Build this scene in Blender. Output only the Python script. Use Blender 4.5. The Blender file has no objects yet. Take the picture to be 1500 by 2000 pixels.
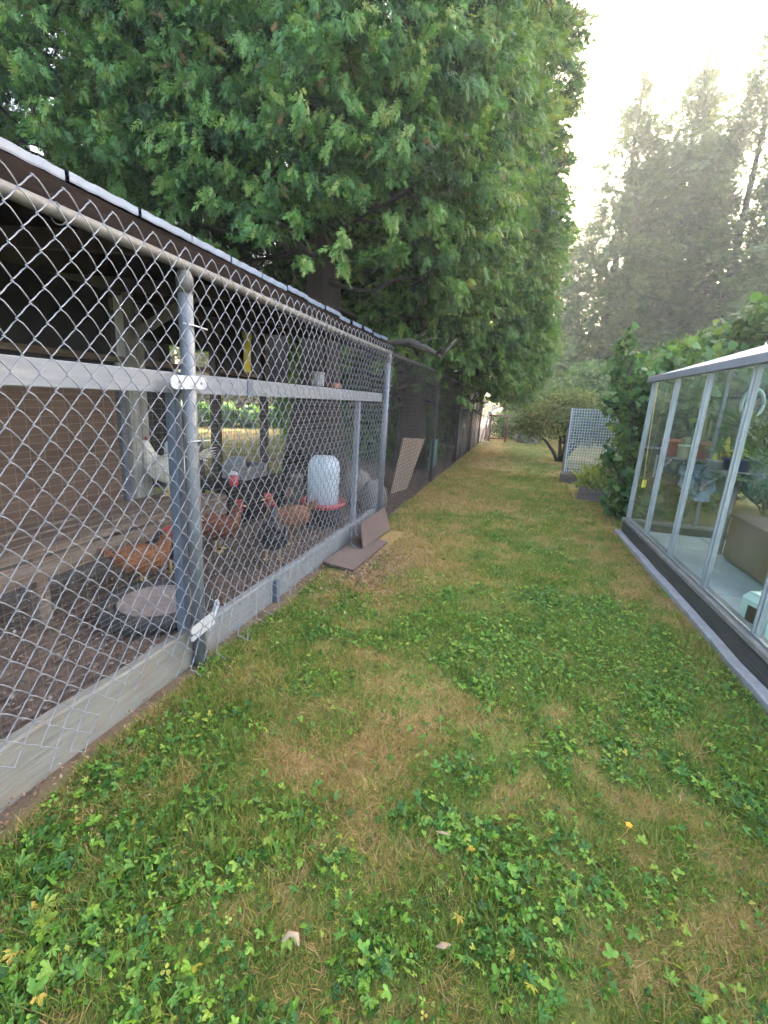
import bpy, math, random
import numpy as np
from mathutils import Vector, Matrix

random.seed(7)
RNG = np.random.default_rng(11)
sc = bpy.context.scene
COL = sc.collection

# ------------------------------------------------------------------ camera, sky, sun, exposure
cam = bpy.data.cameras.new("camera")
cam.sensor_fit = 'HORIZONTAL'
cam.sensor_width = 36.0
cam.lens = 36.0 * 880.0 / 1500.0
cam.clip_start = 0.05
cam.clip_end = 1000.0
cam_o = bpy.data.objects.new("camera", cam)
COL.objects.link(cam_o)
cx = Vector((0.9560, 0.2860, 0.0610)).normalized()
cz = Vector((0.264, -0.934, 0.242)).normalized()
cy = cz.cross(cx).normalized()
cx = cy.cross(cz).normalized()
M = Matrix((cx, cy, cz)).transposed().to_4x4()
M.translation = (0.0, 0.0, 1.35)
cam_o.matrix_world = M
sc.camera = cam_o

SUN_AZ, SUN_EL = math.radians(19.0), math.radians(15.0)      # azimuth measured from +Y towards +X
world = bpy.data.worlds.new("World")
sc.world = world
world.use_nodes = True
wn = world.node_tree.nodes
sky = wn.new("ShaderNodeTexSky")
sky.sky_type = 'NISHITA'
sky.sun_disc = False
sky.sun_elevation = SUN_EL
sky.sun_rotation = SUN_AZ
sky.air_density = 0.75
sky.dust_density = 4.5
sky.ozone_density = 0.0
wn["Background"].inputs["Strength"].default_value = 0.15
world.node_tree.links.new(sky.outputs[0], wn["Background"].inputs["Color"])

sun = bpy.data.lights.new("sun", 'SUN')
sun.energy = 2.6
sun.angle = math.radians(0.6)
sun.color = (1.0, 0.86, 0.66)
sun_o = bpy.data.objects.new("sun", sun)
COL.objects.link(sun_o)
sd = Vector((math.sin(SUN_AZ) * math.cos(SUN_EL), math.cos(SUN_AZ) * math.cos(SUN_EL), math.sin(SUN_EL)))
sun_o.rotation_euler = sd.to_track_quat('Z', 'Y').to_euler()
sun_o.location = sd * 60

sc.render.engine = 'CYCLES'
sc.view_settings.view_transform = 'Standard'
sc.view_settings.look = 'None'
sc.view_settings.gamma = 1.0
sc.view_settings.use_curve_mapping = False
sc.view_settings.exposure = 4.4
sc.cycles.max_bounces = 5
sc.cycles.use_adaptive_sampling = True
sc.cycles.adaptive_threshold = 0.012
sc.cycles.diffuse_bounces = 2
sc.cycles.glossy_bounces = 2
sc.cycles.transmission_bounces = 3
sc.cycles.transparent_max_bounces = 12
sc.cycles.use_denoising = True
sc.cycles.caustics_reflective = False
sc.cycles.caustics_refractive = False

# ------------------------------------------------------------------ helpers
class MB:
    """collects shapes into one mesh"""
    def __init__(self):
        self.v = []; self.f = []
    def add(self, vs, fs):
        o = len(self.v)
        self.v += [tuple(p) for p in vs]
        self.f += [tuple(i + o for i in f) for f in fs]
        return self
    def box(self, x0, x1, y0, y1, z0, z1, bev=0.0):
        if bev <= 0:
            vs = [(x, y, z) for x in (x0, x1) for y in (y0, y1) for z in (z0, z1)]
            return self.add(vs, [(0, 1, 3, 2), (4, 6, 7, 5), (0, 4, 5, 1), (2, 3, 7, 6), (0, 2, 6, 4), (1, 5, 7, 3)])
        b = min(bev, abs(x1 - x0) / 2.1, abs(y1 - y0) / 2.1, abs(z1 - z0) / 2.1)
        prof = lambda e: [(x0 + e, y0 + b), (x0 + b, y0 + e), (x1 - b, y0 + e), (x1 - e, y0 + b),
                          (x1 - e, y1 - b), (x1 - b, y1 - e), (x0 + b, y1 - e), (x0 + e, y1 - b)]
        inner = [(x0 + b, y0 + b)] * 2 + [(x1 - b, y0 + b)] * 2 + [(x1 - b, y1 - b)] * 2 + [(x0 + b, y1 - b)] * 2
        vs = []
        for z, ring in ((z0, inner), (z0 + b, prof(0)), (z1 - b, prof(0)), (z1, inner)):
            vs += [(p[0], p[1], z) for p in ring]
        fs = [tuple(range(7, -1, -1)), tuple(range(24, 32))]
        for k in range(3):
            for i in range(8):
                j = (i + 1) % 8
                fs.append((k * 8 + i, k * 8 + j, k * 8 + 8 + j, k * 8 + 8 + i))
        return self.add(vs, fs)
    def beam(self, p0, p1, w, h, up=(0, 0, 1)):
        p0 = Vector(p0); p1 = Vector(p1); d = (p1 - p0).normalized()
        u = Vector(up)
        if abs(d.dot(u)) > 0.95: u = Vector((1, 0, 0))
        s = d.cross(u).normalized(); t = s.cross(d).normalized()
        vs = []
        for p in (p0, p1):
            for a, b in ((-1, -1), (1, -1), (1, 1), (-1, 1)):
                vs.append(p + s * (a * w / 2) + t * (b * h / 2))
        return self.add(vs, [(3, 2, 1, 0), (4, 5, 6, 7), (0, 1, 5, 4), (1, 2, 6, 5), (2, 3, 7, 6), (3, 0, 4, 7)])
    def tube(self, pts, r, n=8, caps=True, squash=1.0):
        pts = [Vector(p) for p in pts]
        rs = r if isinstance(r, (list, tuple)) else [r] * len(pts)
        o = len(self.v)
        prev = None
        for i, p in enumerate(pts):
            if i == 0: d = pts[1] - pts[0]
            elif i == len(pts) - 1: d = pts[-1] - pts[-2]
            else: d = pts[i + 1] - pts[i - 1]
            d.normalize()
            if prev is None:
                a = Vector((0, 0, 1)) if abs(d.z) < 0.9 else Vector((1, 0, 0))
                s = d.cross(a).normalized()
            else:
                s = (prev - d * prev.dot(d)).normalized()
            prev = s
            t = d.cross(s).normalized()
            for k in range(n):
                an = 2 * math.pi * k / n
                self.v.append(tuple(p + s * (math.cos(an) * rs[i]) + t * (math.sin(an) * rs[i] * squash)))
        for i in range(len(pts) - 1):
            for k in range(n):
                j = (k + 1) % n
                self.f.append((o + i * n + k, o + i * n + j, o + (i + 1) * n + j, o + (i + 1) * n + k))
        if caps:
            self.f.append(tuple(o + k for k in range(n - 1, -1, -1)))
            e = o + (len(pts) - 1) * n
            self.f.append(tuple(e + k for k in range(n)))
        return self
    def lathe(self, prof, n=20, c=(0, 0, 0), sx=1.0, sy=1.0):
        o = len(self.v)
        for r, z in prof:
            for k in range(n):
                a = 2 * math.pi * k / n
                self.v.append((c[0] + r * math.cos(a) * sx, c[1] + r * math.sin(a) * sy, c[2] + z))
        for i in range(len(prof) - 1):
            for k in range(n):
                j = (k + 1) % n
                self.f.append((o + i * n + k, o + i * n + j, o + (i + 1) * n + j, o + (i + 1) * n + k))
        self.f.append(tuple(o + k for k in range(n - 1, -1, -1)))
        e = o + (len(prof) - 1) * n
        self.f.append(tuple(e + k for k in range(n)))
        return self
    def ball(self, c, r, n=12, m=8, s=(1, 1, 1), bump=0.0, seed=0):
        rr = random.Random(seed)
        prof_o = len(self.v)
        for i in range(m + 1):
            th = math.pi * i / m
            for k in range(n):
                a = 2 * math.pi * k / n
                q = r * (1 + bump * (rr.random() - 0.5) * (1 if 0 < i < m else 0))
                self.v.append((c[0] + q * math.sin(th) * math.cos(a) * s[0],
                               c[1] + q * math.sin(th) * math.sin(a) * s[1],
                               c[2] + q * math.cos(th) * s[2]))
        for i in range(m):
            for k in range(n):
                j = (k + 1) % n
                self.f.append((prof_o + i * n + k, prof_o + (i + 1) * n + k, prof_o + (i + 1) * n + j, prof_o + i * n + j))
        return self
    def mesh(self, name, m, smooth=False):
        me = bpy.data.meshes.new(name)
        me.from_pydata(self.v, [], self.f)
        me.validate(); me.update()
        if m is not None: me.materials.append(m)
        if smooth:
            me.polygons.foreach_set("use_smooth", [True] * len(me.polygons))
        return me
    def build(self, name, m, parent=None, smooth=False):
        return obj(name, self.mesh(name, m, smooth), parent)

def obj(name, me, parent=None):
    o = bpy.data.objects.new(name, me)
    COL.objects.link(o)
    if parent is not None:
        o.parent = parent
    return o

def empty(name, loc=(0, 0, 0), rz=0.0):
    o = bpy.data.objects.new(name, None)
    o.empty_display_size = 0.1
    COL.objects.link(o)
    o.location = loc
    o.rotation_euler = (0, 0, rz)
    return o

def tag(o, label=None, cat=None, group=None, kind=None):
    if label: o["label"] = label
    if cat: o["category"] = cat
    if group: o["group"] = group
    if kind: o["kind"] = kind
    return o

def copy_tree(o, parent=None):
    c = o.copy()
    COL.objects.link(c)
    c.parent = parent
    for ch in list(o.children):
        copy_tree(ch, c)
    return c

def tri_mesh(name, V, T, m, attrs=None, smooth=False):
    """big triangle mesh straight from numpy arrays; attrs are per-face floats"""
    me = bpy.data.meshes.new(name)
    V = np.ascontiguousarray(V, dtype=np.float32); T = np.ascontiguousarray(T, dtype=np.int32)
    me.vertices.add(len(V)); me.vertices.foreach_set("co", V.ravel())
    me.loops.add(len(T) * 3); me.loops.foreach_set("vertex_index", T.ravel())
    me.polygons.add(len(T))
    me.polygons.foreach_set("loop_start", np.arange(0, len(T) * 3, 3, dtype=np.int32))
    me.polygons.foreach_set("loop_total", np.full(len(T), 3, dtype=np.int32))
    if attrs:
        for k, a in attrs.items():
            at = me.attributes.new(k, 'FLOAT', 'FACE')
            at.data.foreach_set("value", np.ascontiguousarray(a, dtype=np.float32))
    me.update(calc_edges=True)
    if m is not None: me.materials.append(m)
    if smooth: me.polygons.foreach_set("use_smooth", np.ones(len(T), dtype=bool))
    return me

def norm(a):
    return a / np.maximum(np.linalg.norm(a, axis=-1, keepdims=True), 1e-9)

def scatter(tv, tt, P, A, B, S, rnd, extra=None):
    """place template (tv: k x 3 as along, across, normal) at points P with axes A (along), B (across), size S"""
    C = np.cross(A, B)
    tv = np.asarray(tv, float); tt = np.asarray(tt, int)
    n, k = len(P), len(tv)
    V = (P[:, None, :] + S[:, None, None] * (tv[None, :, 0:1] * A[:, None, :] + tv[None, :, 1:2] * B[:, None, :]
         + tv[None, :, 2:3] * C[:, None, :])).reshape(-1, 3)
    T = (tt[None] + (np.arange(n) * k)[:, None, None]).reshape(-1, 3)
    R = np.repeat(rnd, len(tt))
    return V, T, R

def _hash(ix, iy, seed):
    h = (ix.astype(np.int64) * 374761393 + iy.astype(np.int64) * 668265263 + seed * 1442695041) & 0x7fffffff
    h = ((h ^ (h >> 13)) * 1274126177) & 0x7fffffff
    return ((h ^ (h >> 16)) & 0xffff) / 65535.0

def vnoise(x, y, s, seed=0):
    x = np.asarray(x, float) / s; y = np.asarray(y, float) / s
    ix = np.floor(x); iy = np.floor(y)
    fx = x - ix; fy = y - iy
    fx = fx * fx * (3 - 2 * fx); fy = fy * fy * (3 - 2 * fy)
    a = _hash(ix, iy, seed); b = _hash(ix + 1, iy, seed)
    c = _hash(ix, iy + 1, seed); d = _hash(ix + 1, iy + 1, seed)
    return (a * (1 - fx) + b * fx) * (1 - fy) + (c * (1 - fx) + d * fx) * fy

def fbm(x, y, s, seed=0):
    return 0.5 * vnoise(x, y, s, seed) + 0.3 * vnoise(x, y, s * 0.47, seed + 3) + 0.2 * vnoise(x, y, s * 0.21, seed + 9)

# ------------------------------------------------------------------ materials
def nodes_of(name):
    m = bpy.data.materials.new(name)
    m.use_nodes = True
    nt = m.node_tree
    return m, nt, nt.nodes, nt.links, nt.nodes["Principled BSDF"]

def mat(name, c1, c2=None, scale=6.0, rough=0.7, metal=0.0, bump=0.0, stretch=(1, 1, 1), detail=6.0, dirt=None, spec=0.5, bscale=None):
    """two-tone noise material with fine relief; dirt = (colour, amount) adds larger stains"""
    m, nt, N, L, P = nodes_of(name)
    c2 = c2 or tuple(c * 0.75 for c in c1)
    tc = N.new("ShaderNodeTexCoord")
    mp = N.new("ShaderNodeMapping"); mp.inputs["Scale"].default_value = stretch
    L.new(tc.outputs["Object"], mp.inputs[0])
    nz = N.new("ShaderNodeTexNoise"); nz.inputs["Scale"].default_value = scale; nz.inputs["Detail"].default_value = detail
    nz.inputs["Roughness"].default_value = 0.65
    L.new(mp.outputs[0], nz.inputs["Vector"])
    rp = N.new("ShaderNodeValToRGB")
    rp.color_ramp.elements[0].position = 0.3; rp.color_ramp.elements[1].position = 0.7
    rp.color_ramp.elements[0].color = (*c2, 1); rp.color_ramp.elements[1].color = (*c1, 1)
    L.new(nz.outputs["Fac"], rp.inputs[0])
    out = rp.outputs[0]
    if dirt:
        n2 = N.new("ShaderNodeTexNoise"); n2.inputs["Scale"].default_value = scale * 0.35; n2.inputs["Detail"].default_value = 8
        L.new(mp.outputs[0], n2.inputs["Vector"])
        r2 = N.new("ShaderNodeMapRange"); r2.inputs[1].default_value = 0.5; r2.inputs[2].default_value = 0.75
        r2.inputs[4].default_value = dirt[1]
        L.new(n2.outputs["Fac"], r2.inputs[0])
        mx = N.new("ShaderNodeMix"); mx.data_type = 'RGBA'
        L.new(r2.outputs[0], mx.inputs[0]); L.new(out, mx.inputs[6]); mx.inputs[7].default_value = (*dirt[0], 1)
        out = mx.outputs[2]
    L.new(out, P.inputs["Base Color"])
    P.inputs["Roughness"].default_value = rough
    P.inputs["Metallic"].default_value = metal
    P.inputs["Specular IOR Level"].default_value = spec
    if bump > 0:
        bp = N.new("ShaderNodeBump"); bp.inputs["Strength"].default_value = bump; bp.inputs["Distance"].default_value = 0.01
        nb = N.new("ShaderNodeTexNoise"); nb.inputs["Scale"].default_value = bscale or scale * 3; nb.inputs["Detail"].default_value = 5
        L.new(mp.outputs[0], nb.inputs["Vector"])
        L.new(nb.outputs["Fac"], bp.inputs["Height"]); L.new(bp.outputs[0], P.inputs["Normal"])
    return m

def leaf_mat(name, stops, transl=0.35, rough=0.55, tint=(1.25, 1.2, 0.5)):
    """foliage: colour from the per-face attribute rnd, part of the light passes through"""
    m, nt, N, L, P = nodes_of(name)
    at = N.new("ShaderNodeAttribute"); at.attribute_name = "rnd"
    rp = N.new("ShaderNodeValToRGB")
    e = rp.color_ramp.elements
    while len(e) < len(stops): e.new(0.5)
    for i, (p, c) in enumerate(stops):
        e[i].position = p; e[i].color = (*c, 1)
    L.new(at.outputs["Fac"], rp.inputs[0])
    L.new(rp.outputs[0], P.inputs["Base Color"])
    P.inputs["Roughness"].default_value = rough
    P.inputs["Specular IOR Level"].default_value = 0.3
    tr = N.new("ShaderNodeBsdfTranslucent")
    mu = N.new("ShaderNodeMix"); mu.data_type = 'RGBA'; mu.blend_type = 'MULTIPLY'; mu.inputs[0].default_value = 1.0
    L.new(rp.outputs[0], mu.inputs[6]); mu.inputs[7].default_value = (*tint, 1)
    L.new(mu.outputs[2], tr.inputs["Color"])
    ms = N.new("ShaderNodeMixShader"); ms.inputs[0].default_value = transl
    L.new(P.outputs[0], ms.inputs[1]); L.new(tr.outputs[0], ms.inputs[2])
    L.new(ms.outputs[0], N["Material Output"].inputs["Surface"])
    return m

GALV = mat("galvanised_steel", (0.16, 0.166, 0.175), (0.115, 0.12, 0.127), 14, 0.5, 0.3, 0.05, dirt=((0.14, 0.12, 0.10), 0.6))
RAILM = mat("dull_top_rail", (0.13, 0.122, 0.105), (0.08, 0.073, 0.062), 12, 0.65, 0.2, 0.1, dirt=((0.10, 0.07, 0.05), 0.7))
WIRE = mat("galvanised_wire", (0.21, 0.21, 0.226), (0.15, 0.15, 0.165), 30, 0.5, 0.4)
WIRE_SHADE = mat("shade_dark_wire", (0.055, 0.047, 0.043), (0.03, 0.024, 0.02), 30, 0.8, 0.2)  # far bays: shade under the cedars put into a darker metal colour
THIN = mat("thin_wire", (0.20, 0.17, 0.14), (0.12, 0.095, 0.07), 30, 0.5, 0.5)
BLACKWIRE = mat("black_wire", (0.02, 0.02, 0.02), (0.03, 0.03, 0.03), 10, 0.6)
PAINT = mat("grey_painted_wood", (0.165, 0.17, 0.18), (0.125, 0.13, 0.142), 5, 0.7, 0, 0.25, (6, 1, 6), dirt=((0.25, 0.23, 0.2), 0.6))
PAINT_B = mat("blue_grey_painted_wood", (0.085, 0.10, 0.125), (0.062, 0.073, 0.092), 6, 0.65, 0, 0.2, (6, 6, 1))
BOARD = mat("weathered_board", (0.185, 0.175, 0.15), (0.12, 0.113, 0.096), 7, 0.85, 0, 0.5, (8, 1, 8), dirt=((0.15, 0.10, 0.072), 0.8))
BOARD_B = mat("bluish_weathered_board", (0.175, 0.18, 0.182), (0.115, 0.118, 0.12), 7, 0.8, 0, 0.4, (8, 1, 8), dirt=((0.15, 0.12, 0.095), 0.8))
PLASTIC_W = mat("white_plastic", (0.40, 0.40, 0.40), (0.30, 0.295, 0.29), 20, 0.45, dirt=((0.35, 0.32, 0.28), 0.35))
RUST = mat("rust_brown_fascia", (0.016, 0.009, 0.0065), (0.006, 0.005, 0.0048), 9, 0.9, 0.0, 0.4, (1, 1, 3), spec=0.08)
SHEET = mat("roof_sheet_metal", (0.085, 0.122, 0.18), (0.06, 0.085, 0.125), 5, 0.5, 0.0, 0.1, dirt=((0.12, 0.09, 0.07), 0.5))
PLY = mat("brown_plywood", (0.125, 0.080, 0.057), (0.070, 0.045, 0.033), 4, 0.85, 0, 0.3, (1, 1, 8), dirt=((0.07, 0.04, 0.03), 0.7))
SHADEPANEL = mat("shade_dark_panel", (0.035, 0.035, 0.04), (0.02, 0.02, 0.022), 4, 0.9)  # shade under the run roof put into the panel colour
PALEPOST = mat("pale_weathered_post", (0.27, 0.26, 0.235), (0.17, 0.163, 0.148), 6, 0.8, 0, 0.3, (8, 8, 1), dirt=((0.14, 0.11, 0.09), 0.6))
DARKPOST = mat("dark_brown_post", (0.055, 0.04, 0.032), (0.03, 0.022, 0.018), 8, 0.85, 0, 0.3, (8, 8, 1))
OLDWOOD = mat("old_bench_wood", (0.16, 0.115, 0.085), (0.07, 0.045, 0.033), 6, 0.9, 0, 0.6, (8, 1, 8), dirt=((0.2, 0.18, 0.16), 0.5))
BLACKPL = mat("black_plastic", (0.008, 0.008, 0.009), (0.013, 0.013, 0.014), 8, 0.6, spec=0.2)
RUBBER = mat("black_rubber", (0.018, 0.018, 0.02), (0.035, 0.032, 0.03), 12, 0.8, 0, 0.2)
GREYPL = mat("grey_plastic", (0.12, 0.12, 0.12), (0.08, 0.08, 0.08), 6, 0.6, dirt=((0.16, 0.13, 0.1), 0.5))
BROWNBRD = mat("brown_hardboard", (0.098, 0.062, 0.050), (0.070, 0.044, 0.037), 3, 0.75, 0, 0.15, dirt=((0.2, 0.14, 0.11), 0.5))
PLYPALE = mat("pale_plywood", (0.34, 0.24, 0.17), (0.24, 0.165, 0.115), 5, 0.8, 0, 0.2, (1, 1, 6))
BARK = mat("cedar_bark", (0.045, 0.032, 0.025), (0.02, 0.0145, 0.012), 5, 0.95, 0, 1.0, (5, 5, 0.7))
LIMB = mat("bare_limb", (0.055, 0.039, 0.027), (0.028, 0.02, 0.014), 8, 0.9, 0, 0.6)
ALU = mat("greenhouse_aluminium", (0.30, 0.315, 0.32), (0.21, 0.222, 0.222), 10, 0.45, 0.55, 0.05, (4, 4, 1), dirt=((0.22, 0.22, 0.18), 0.5))
FASCIA_G = mat("grey_gutter", (0.24, 0.24, 0.26), (0.18, 0.18, 0.2), 6, 0.6, 0.2)
TIMBER_G = mat("dark_damp_timber", (0.075, 0.068, 0.055), (0.04, 0.036, 0.03), 5, 0.9, 0, 0.5, (8, 1, 8))
SILL = mat("sill_wood", (0.24, 0.22, 0.2), (0.13, 0.115, 0.1), 9, 0.85, 0, 0.5, (8, 1, 8))
CONC = mat("concrete_edging", (0.33, 0.32, 0.31), (0.22, 0.21, 0.2), 12, 0.9, 0, 0.5)
SLAB = mat("pale_paving_slab", (0.42, 0.47, 0.48), (0.34, 0.38, 0.39), 4, 0.75, 0, 0.1, dirt=((0.2, 0.2, 0.17), 0.4))
TERRA = mat("terracotta", (0.42, 0.12, 0.06), (0.33, 0.09, 0.045), 8, 0.75)
CREAM = mat("cream_glaze", (0.55, 0.56, 0.33), (0.4, 0.43, 0.22), 8, 0.4)
BLUEP = mat("blue_glaze", (0.06, 0.08, 0.2), (0.04, 0.05, 0.13), 7, 0.35)
CACT = mat("golden_cactus", (0.55, 0.45, 0.08), (0.35, 0.32, 0.05), 40, 0.8, 0, 0.6)
CACTG = mat("green_cactus", (0.2, 0.19, 0.08), (0.11, 0.12, 0.05), 25, 0.8, 0, 0.5)
BOXBR = mat("brown_box", (0.19, 0.13, 0.085), (0.14, 0.095, 0.06), 4, 0.85, 0, 0.15, dirt=((0.3, 0.27, 0.22), 0.4))
MINT = mat("mint_plastic", (0.50, 0.62, 0.55), (0.44, 0.56, 0.5), 5, 0.4)
YELLOW = mat("yellow_plastic", (0.72, 0.6, 0.05), (0.6, 0.48, 0.04), 8, 0.5)
YCORD = mat("yellow_cord", (0.5, 0.38, 0.12), (0.35, 0.26, 0.08), 20, 0.7)
PLANTER = mat("planter_wood", (0.13, 0.10, 0.085), (0.065, 0.05, 0.042), 6, 0.9, 0, 0.5, (2, 2, 8))
SOIL = mat("soil", (0.05, 0.035, 0.025), (0.025, 0.018, 0.014), 20, 1.0, 0, 0.8)
TRELL = mat("pale_blue_plastic_net", (0.44, 0.49, 0.51), (0.34, 0.39, 0.42), 9, 0.5)
REDM = mat("red_painted_metal", (0.20, 0.035, 0.045), (0.10, 0.02, 0.025), 12, 0.55, 0.1)
REDPL = mat("red_plastic", (0.42, 0.035, 0.05), (0.3, 0.03, 0.04), 10, 0.45)
TEAL = mat("teal_plastic", (0.07, 0.22, 0.20), (0.05, 0.16, 0.15), 8, 0.5)
STONE = mat("beige_boulder", (0.19, 0.155, 0.13), (0.11, 0.09, 0.078), 6, 0.9, 0, 0.6)
BRICKM = mat("red_brick", (0.3, 0.11, 0.07), (0.2, 0.08, 0.05), 12, 0.9, 0, 0.4)
GREYROCK = mat("grey_rock", (0.22, 0.21, 0.2), (0.13, 0.125, 0.12), 4, 0.9, 0, 0.5)
COMB = mat("red_comb", (0.30, 0.022, 0.03), (0.2, 0.014, 0.02), 30, 0.5)
BEAK = mat("beak_horn", (0.45, 0.3, 0.1), (0.35, 0.22, 0.08), 10, 0.5)
EYE = mat("eye_dark", (0.01, 0.01, 0.01), (0.02, 0.01, 0.01), 5, 0.2)
F_WHITE = mat("white_feathers", (0.70, 0.66, 0.58), (0.5, 0.45, 0.37), 22, 0.9, 0, 0.5, (1, 2, 2))
F_BROWN = mat("ginger_feathers", (0.21, 0.082, 0.030), (0.085, 0.032, 0.014), 24, 0.85, 0, 0.6, (1, 2, 2))
F_RED = mat("red_brown_feathers", (0.2, 0.065, 0.03), (0.09, 0.03, 0.016), 24, 0.85, 0, 0.6, (1, 2, 2))
F_BLACK = mat("black_feathers", (0.014, 0.014, 0.018), (0.028, 0.026, 0.03), 24, 0.6, 0, 0.5, (1, 2, 2))
DUST = mat("dusty_feed", (0.24, 0.2, 0.18), (0.15, 0.12, 0.11), 18, 1.0, 0, 0.5)
PALEYELLOW = mat("pale_dry_leaf", (0.30, 0.22, 0.13), (0.2, 0.13, 0.075), 30, 0.9)
ORANGE = mat("orange_petal", (0.75, 0.35, 0.02), (0.6, 0.25, 0.01), 30, 0.7)
GREYHOSE = mat("grey_hose", (0.16, 0.18, 0.18), (0.12, 0.13, 0.13), 8, 0.5)

def glass_mat(name, tint, refl=1.0):
    m, nt, N, L, P = nodes_of(name)
    N.remove(P)
    tr = N.new("ShaderNodeBsdfTransparent"); tr.inputs[0].default_value = (*tint, 1)
    gl = N.new("ShaderNodeBsdfGlossy"); gl.inputs["Roughness"].default_value = 0.03
    lw = N.new("ShaderNodeLayerWeight"); lw.inputs[0].default_value = 0.5
    pw = N.new("ShaderNodeMath"); pw.operation = 'POWER'; pw.inputs[1].default_value = 4.0
    fr = N.new("ShaderNodeMath"); fr.operation = 'MULTIPLY_ADD'; fr.inputs[1].default_value = 0.7; fr.inputs[2].default_value = 0.035
    L.new(lw.outputs["Facing"], pw.inputs[0]); L.new(pw.outputs[0], fr.inputs[0])
    tc = N.new("ShaderNodeTexCoord"); nz = N.new("ShaderNodeTexNoise"); nz.inputs["Scale"].default_value = 1.6
    L.new(tc.outputs["Object"], nz.inputs["Vector"])
    bp = N.new("ShaderNodeBump"); bp.inputs["Strength"].default_value = 0.06; bp.inputs["Distance"].default_value = 0.02
    L.new(nz.outputs["Fac"], bp.inputs["Height"]); L.new(bp.outputs[0], gl.inputs["Normal"])
    mx = N.new("ShaderNodeMixShader")
    L.new(fr.outputs[0], mx.inputs[0]); L.new(tr.outputs[0], mx.inputs[1]); L.new(gl.outputs[0], mx.inputs[2])
    df = N.new("ShaderNodeBsdfDiffuse"); df.inputs[0].default_value = (0.5, 0.55, 0.5, 1)
    n2 = N.new("ShaderNodeTexNoise"); n2.inputs["Scale"].default_value = 3.0; n2.inputs["Detail"].default_value = 6
    L.new(tc.outputs["Object"], n2.inputs["Vector"])
    mr = N.new("ShaderNodeMapRange"); mr.inputs[1].default_value = 0.4; mr.inputs[2].default_value = 0.8; mr.inputs[4].default_value = 0.07 * refl
    L.new(n2.outputs["Fac"], mr.inputs[0])
    m2 = N.new("ShaderNodeMixShader")
    L.new(mr.outputs[0], m2.inputs[0]); L.new(mx.outputs[0], m2.inputs[1]); L.new(df.outputs[0], m2.inputs[2])
    L.new(m2.outputs[0], N["Material Output"].inputs["Surface"])
    return m
GLASS = glass_mat("greenhouse_glass", (0.955, 0.985, 0.97))

def translucent_plastic(name, c, a):
    m, nt, N, L, P = nodes_of(name)
    P.inputs["Base Color"].default_value = (*c, 1); P.inputs["Roughness"].default_value = 0.35
    tr = N.new("ShaderNodeBsdfTranslucent"); tr.inputs[0].default_value = (*c, 1)
    tp = N.new("ShaderNodeBsdfTransparent")
    a1 = N.new("ShaderNodeMixShader"); a1.inputs[0].default_value = 0.4
    L.new(P.outputs[0], a1.inputs[1]); L.new(tr.outputs[0], a1.inputs[2])
    tc = N.new("ShaderNodeTexCoord"); nz = N.new("ShaderNodeTexNoise"); nz.inputs["Scale"].default_value = 9
    L.new(tc.outputs["Object"], nz.inputs["Vector"])
    mr = N.new("ShaderNodeMapRange"); mr.inputs[1].default_value = 0.35; mr.inputs[2].default_value = 0.65
    mr.inputs[3].default_value = a; mr.inputs[4].default_value = a * 0.3
    L.new(nz.outputs["Fac"], mr.inputs[0])
    a2 = N.new("ShaderNodeMixShader")
    L.new(mr.outputs[0], a2.inputs[0]); L.new(a1.outputs[0], a2.inputs[1]); L.new(tp.outputs[0], a2.inputs[2])
    L.new(a2.outputs[0], N["Material Output"].inputs["Surface"])
    return m
BAG = translucent_plastic("clear_blue_film", (0.35, 0.5, 0.58), 0.75)
JUG = translucent_plastic("milky_plastic", (0.58, 0.62, 0.66), 0.05)

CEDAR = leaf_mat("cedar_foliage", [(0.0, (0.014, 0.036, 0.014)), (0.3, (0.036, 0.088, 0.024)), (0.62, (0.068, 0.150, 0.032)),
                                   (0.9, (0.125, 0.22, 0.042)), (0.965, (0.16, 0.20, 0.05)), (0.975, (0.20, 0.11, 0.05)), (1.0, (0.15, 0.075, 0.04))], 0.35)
CONIF = leaf_mat("conifer_foliage", [(0.0, (0.030, 0.062, 0.022)), (0.5, (0.070, 0.122, 0.038)), (1.0, (0.14, 0.19, 0.055))], 0.4)
BROAD = leaf_mat("broad_leaves", [(0.0, (0.022, 0.06, 0.02)), (0.5, (0.065, 0.14, 0.04)), (1.0, (0.18, 0.25, 0.08))], 0.45)
BUSHL = leaf_mat("bush_leaves", [(0.0, (0.05, 0.085, 0.03)), (0.5, (0.12, 0.17, 0.055)), (0.85, (0.24, 0.25, 0.085)), (1.0, (0.28, 0.20, 0.09))], 0.5)
FERN = leaf_mat("fern_blades", [(0.0, (0.07, 0.12, 0.03)), (0.5, (0.17, 0.24, 0.06)), (0.85, (0.34, 0.33, 0.09)), (1.0, (0.36, 0.27, 0.09))], 0.4)
PALM = leaf_mat("palm_blades", [(0.0, (0.03, 0.07, 0.025)), (0.5, (0.07, 0.14, 0.045)), (1.0, (0.15, 0.23, 0.07))], 0.35)
VEG = leaf_mat("vegetable_leaves", [(0.0, (0.05, 0.12, 0.05)), (0.5, (0.10, 0.22, 0.09)), (0.9, (0.2, 0.32, 0.14)), (1.0, (0.4, 0.36, 0.06))], 0.4)
GRASS = leaf_mat("grass_blades", [(0.0, (0.075, 0.14, 0.02)), (0.35, (0.18, 0.225, 0.038)), (0.5, (0.29, 0.23, 0.055)), (0.75, (0.33, 0.20, 0.078)), (1.0, (0.44, 0.29, 0.135))], 0.3, 0.6, (1.15, 1.1, 0.6))
WEED = leaf_mat("buttercup_leaves", [(0.0, (0.032, 0.09, 0.015)), (0.45, (0.08, 0.185, 0.024)), (0.85, (0.18, 0.31, 0.036)), (0.95, (0.24, 0.29, 0.04)), (1.0, (0.42, 0.30, 0.05))], 0.35, 0.45)
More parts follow.
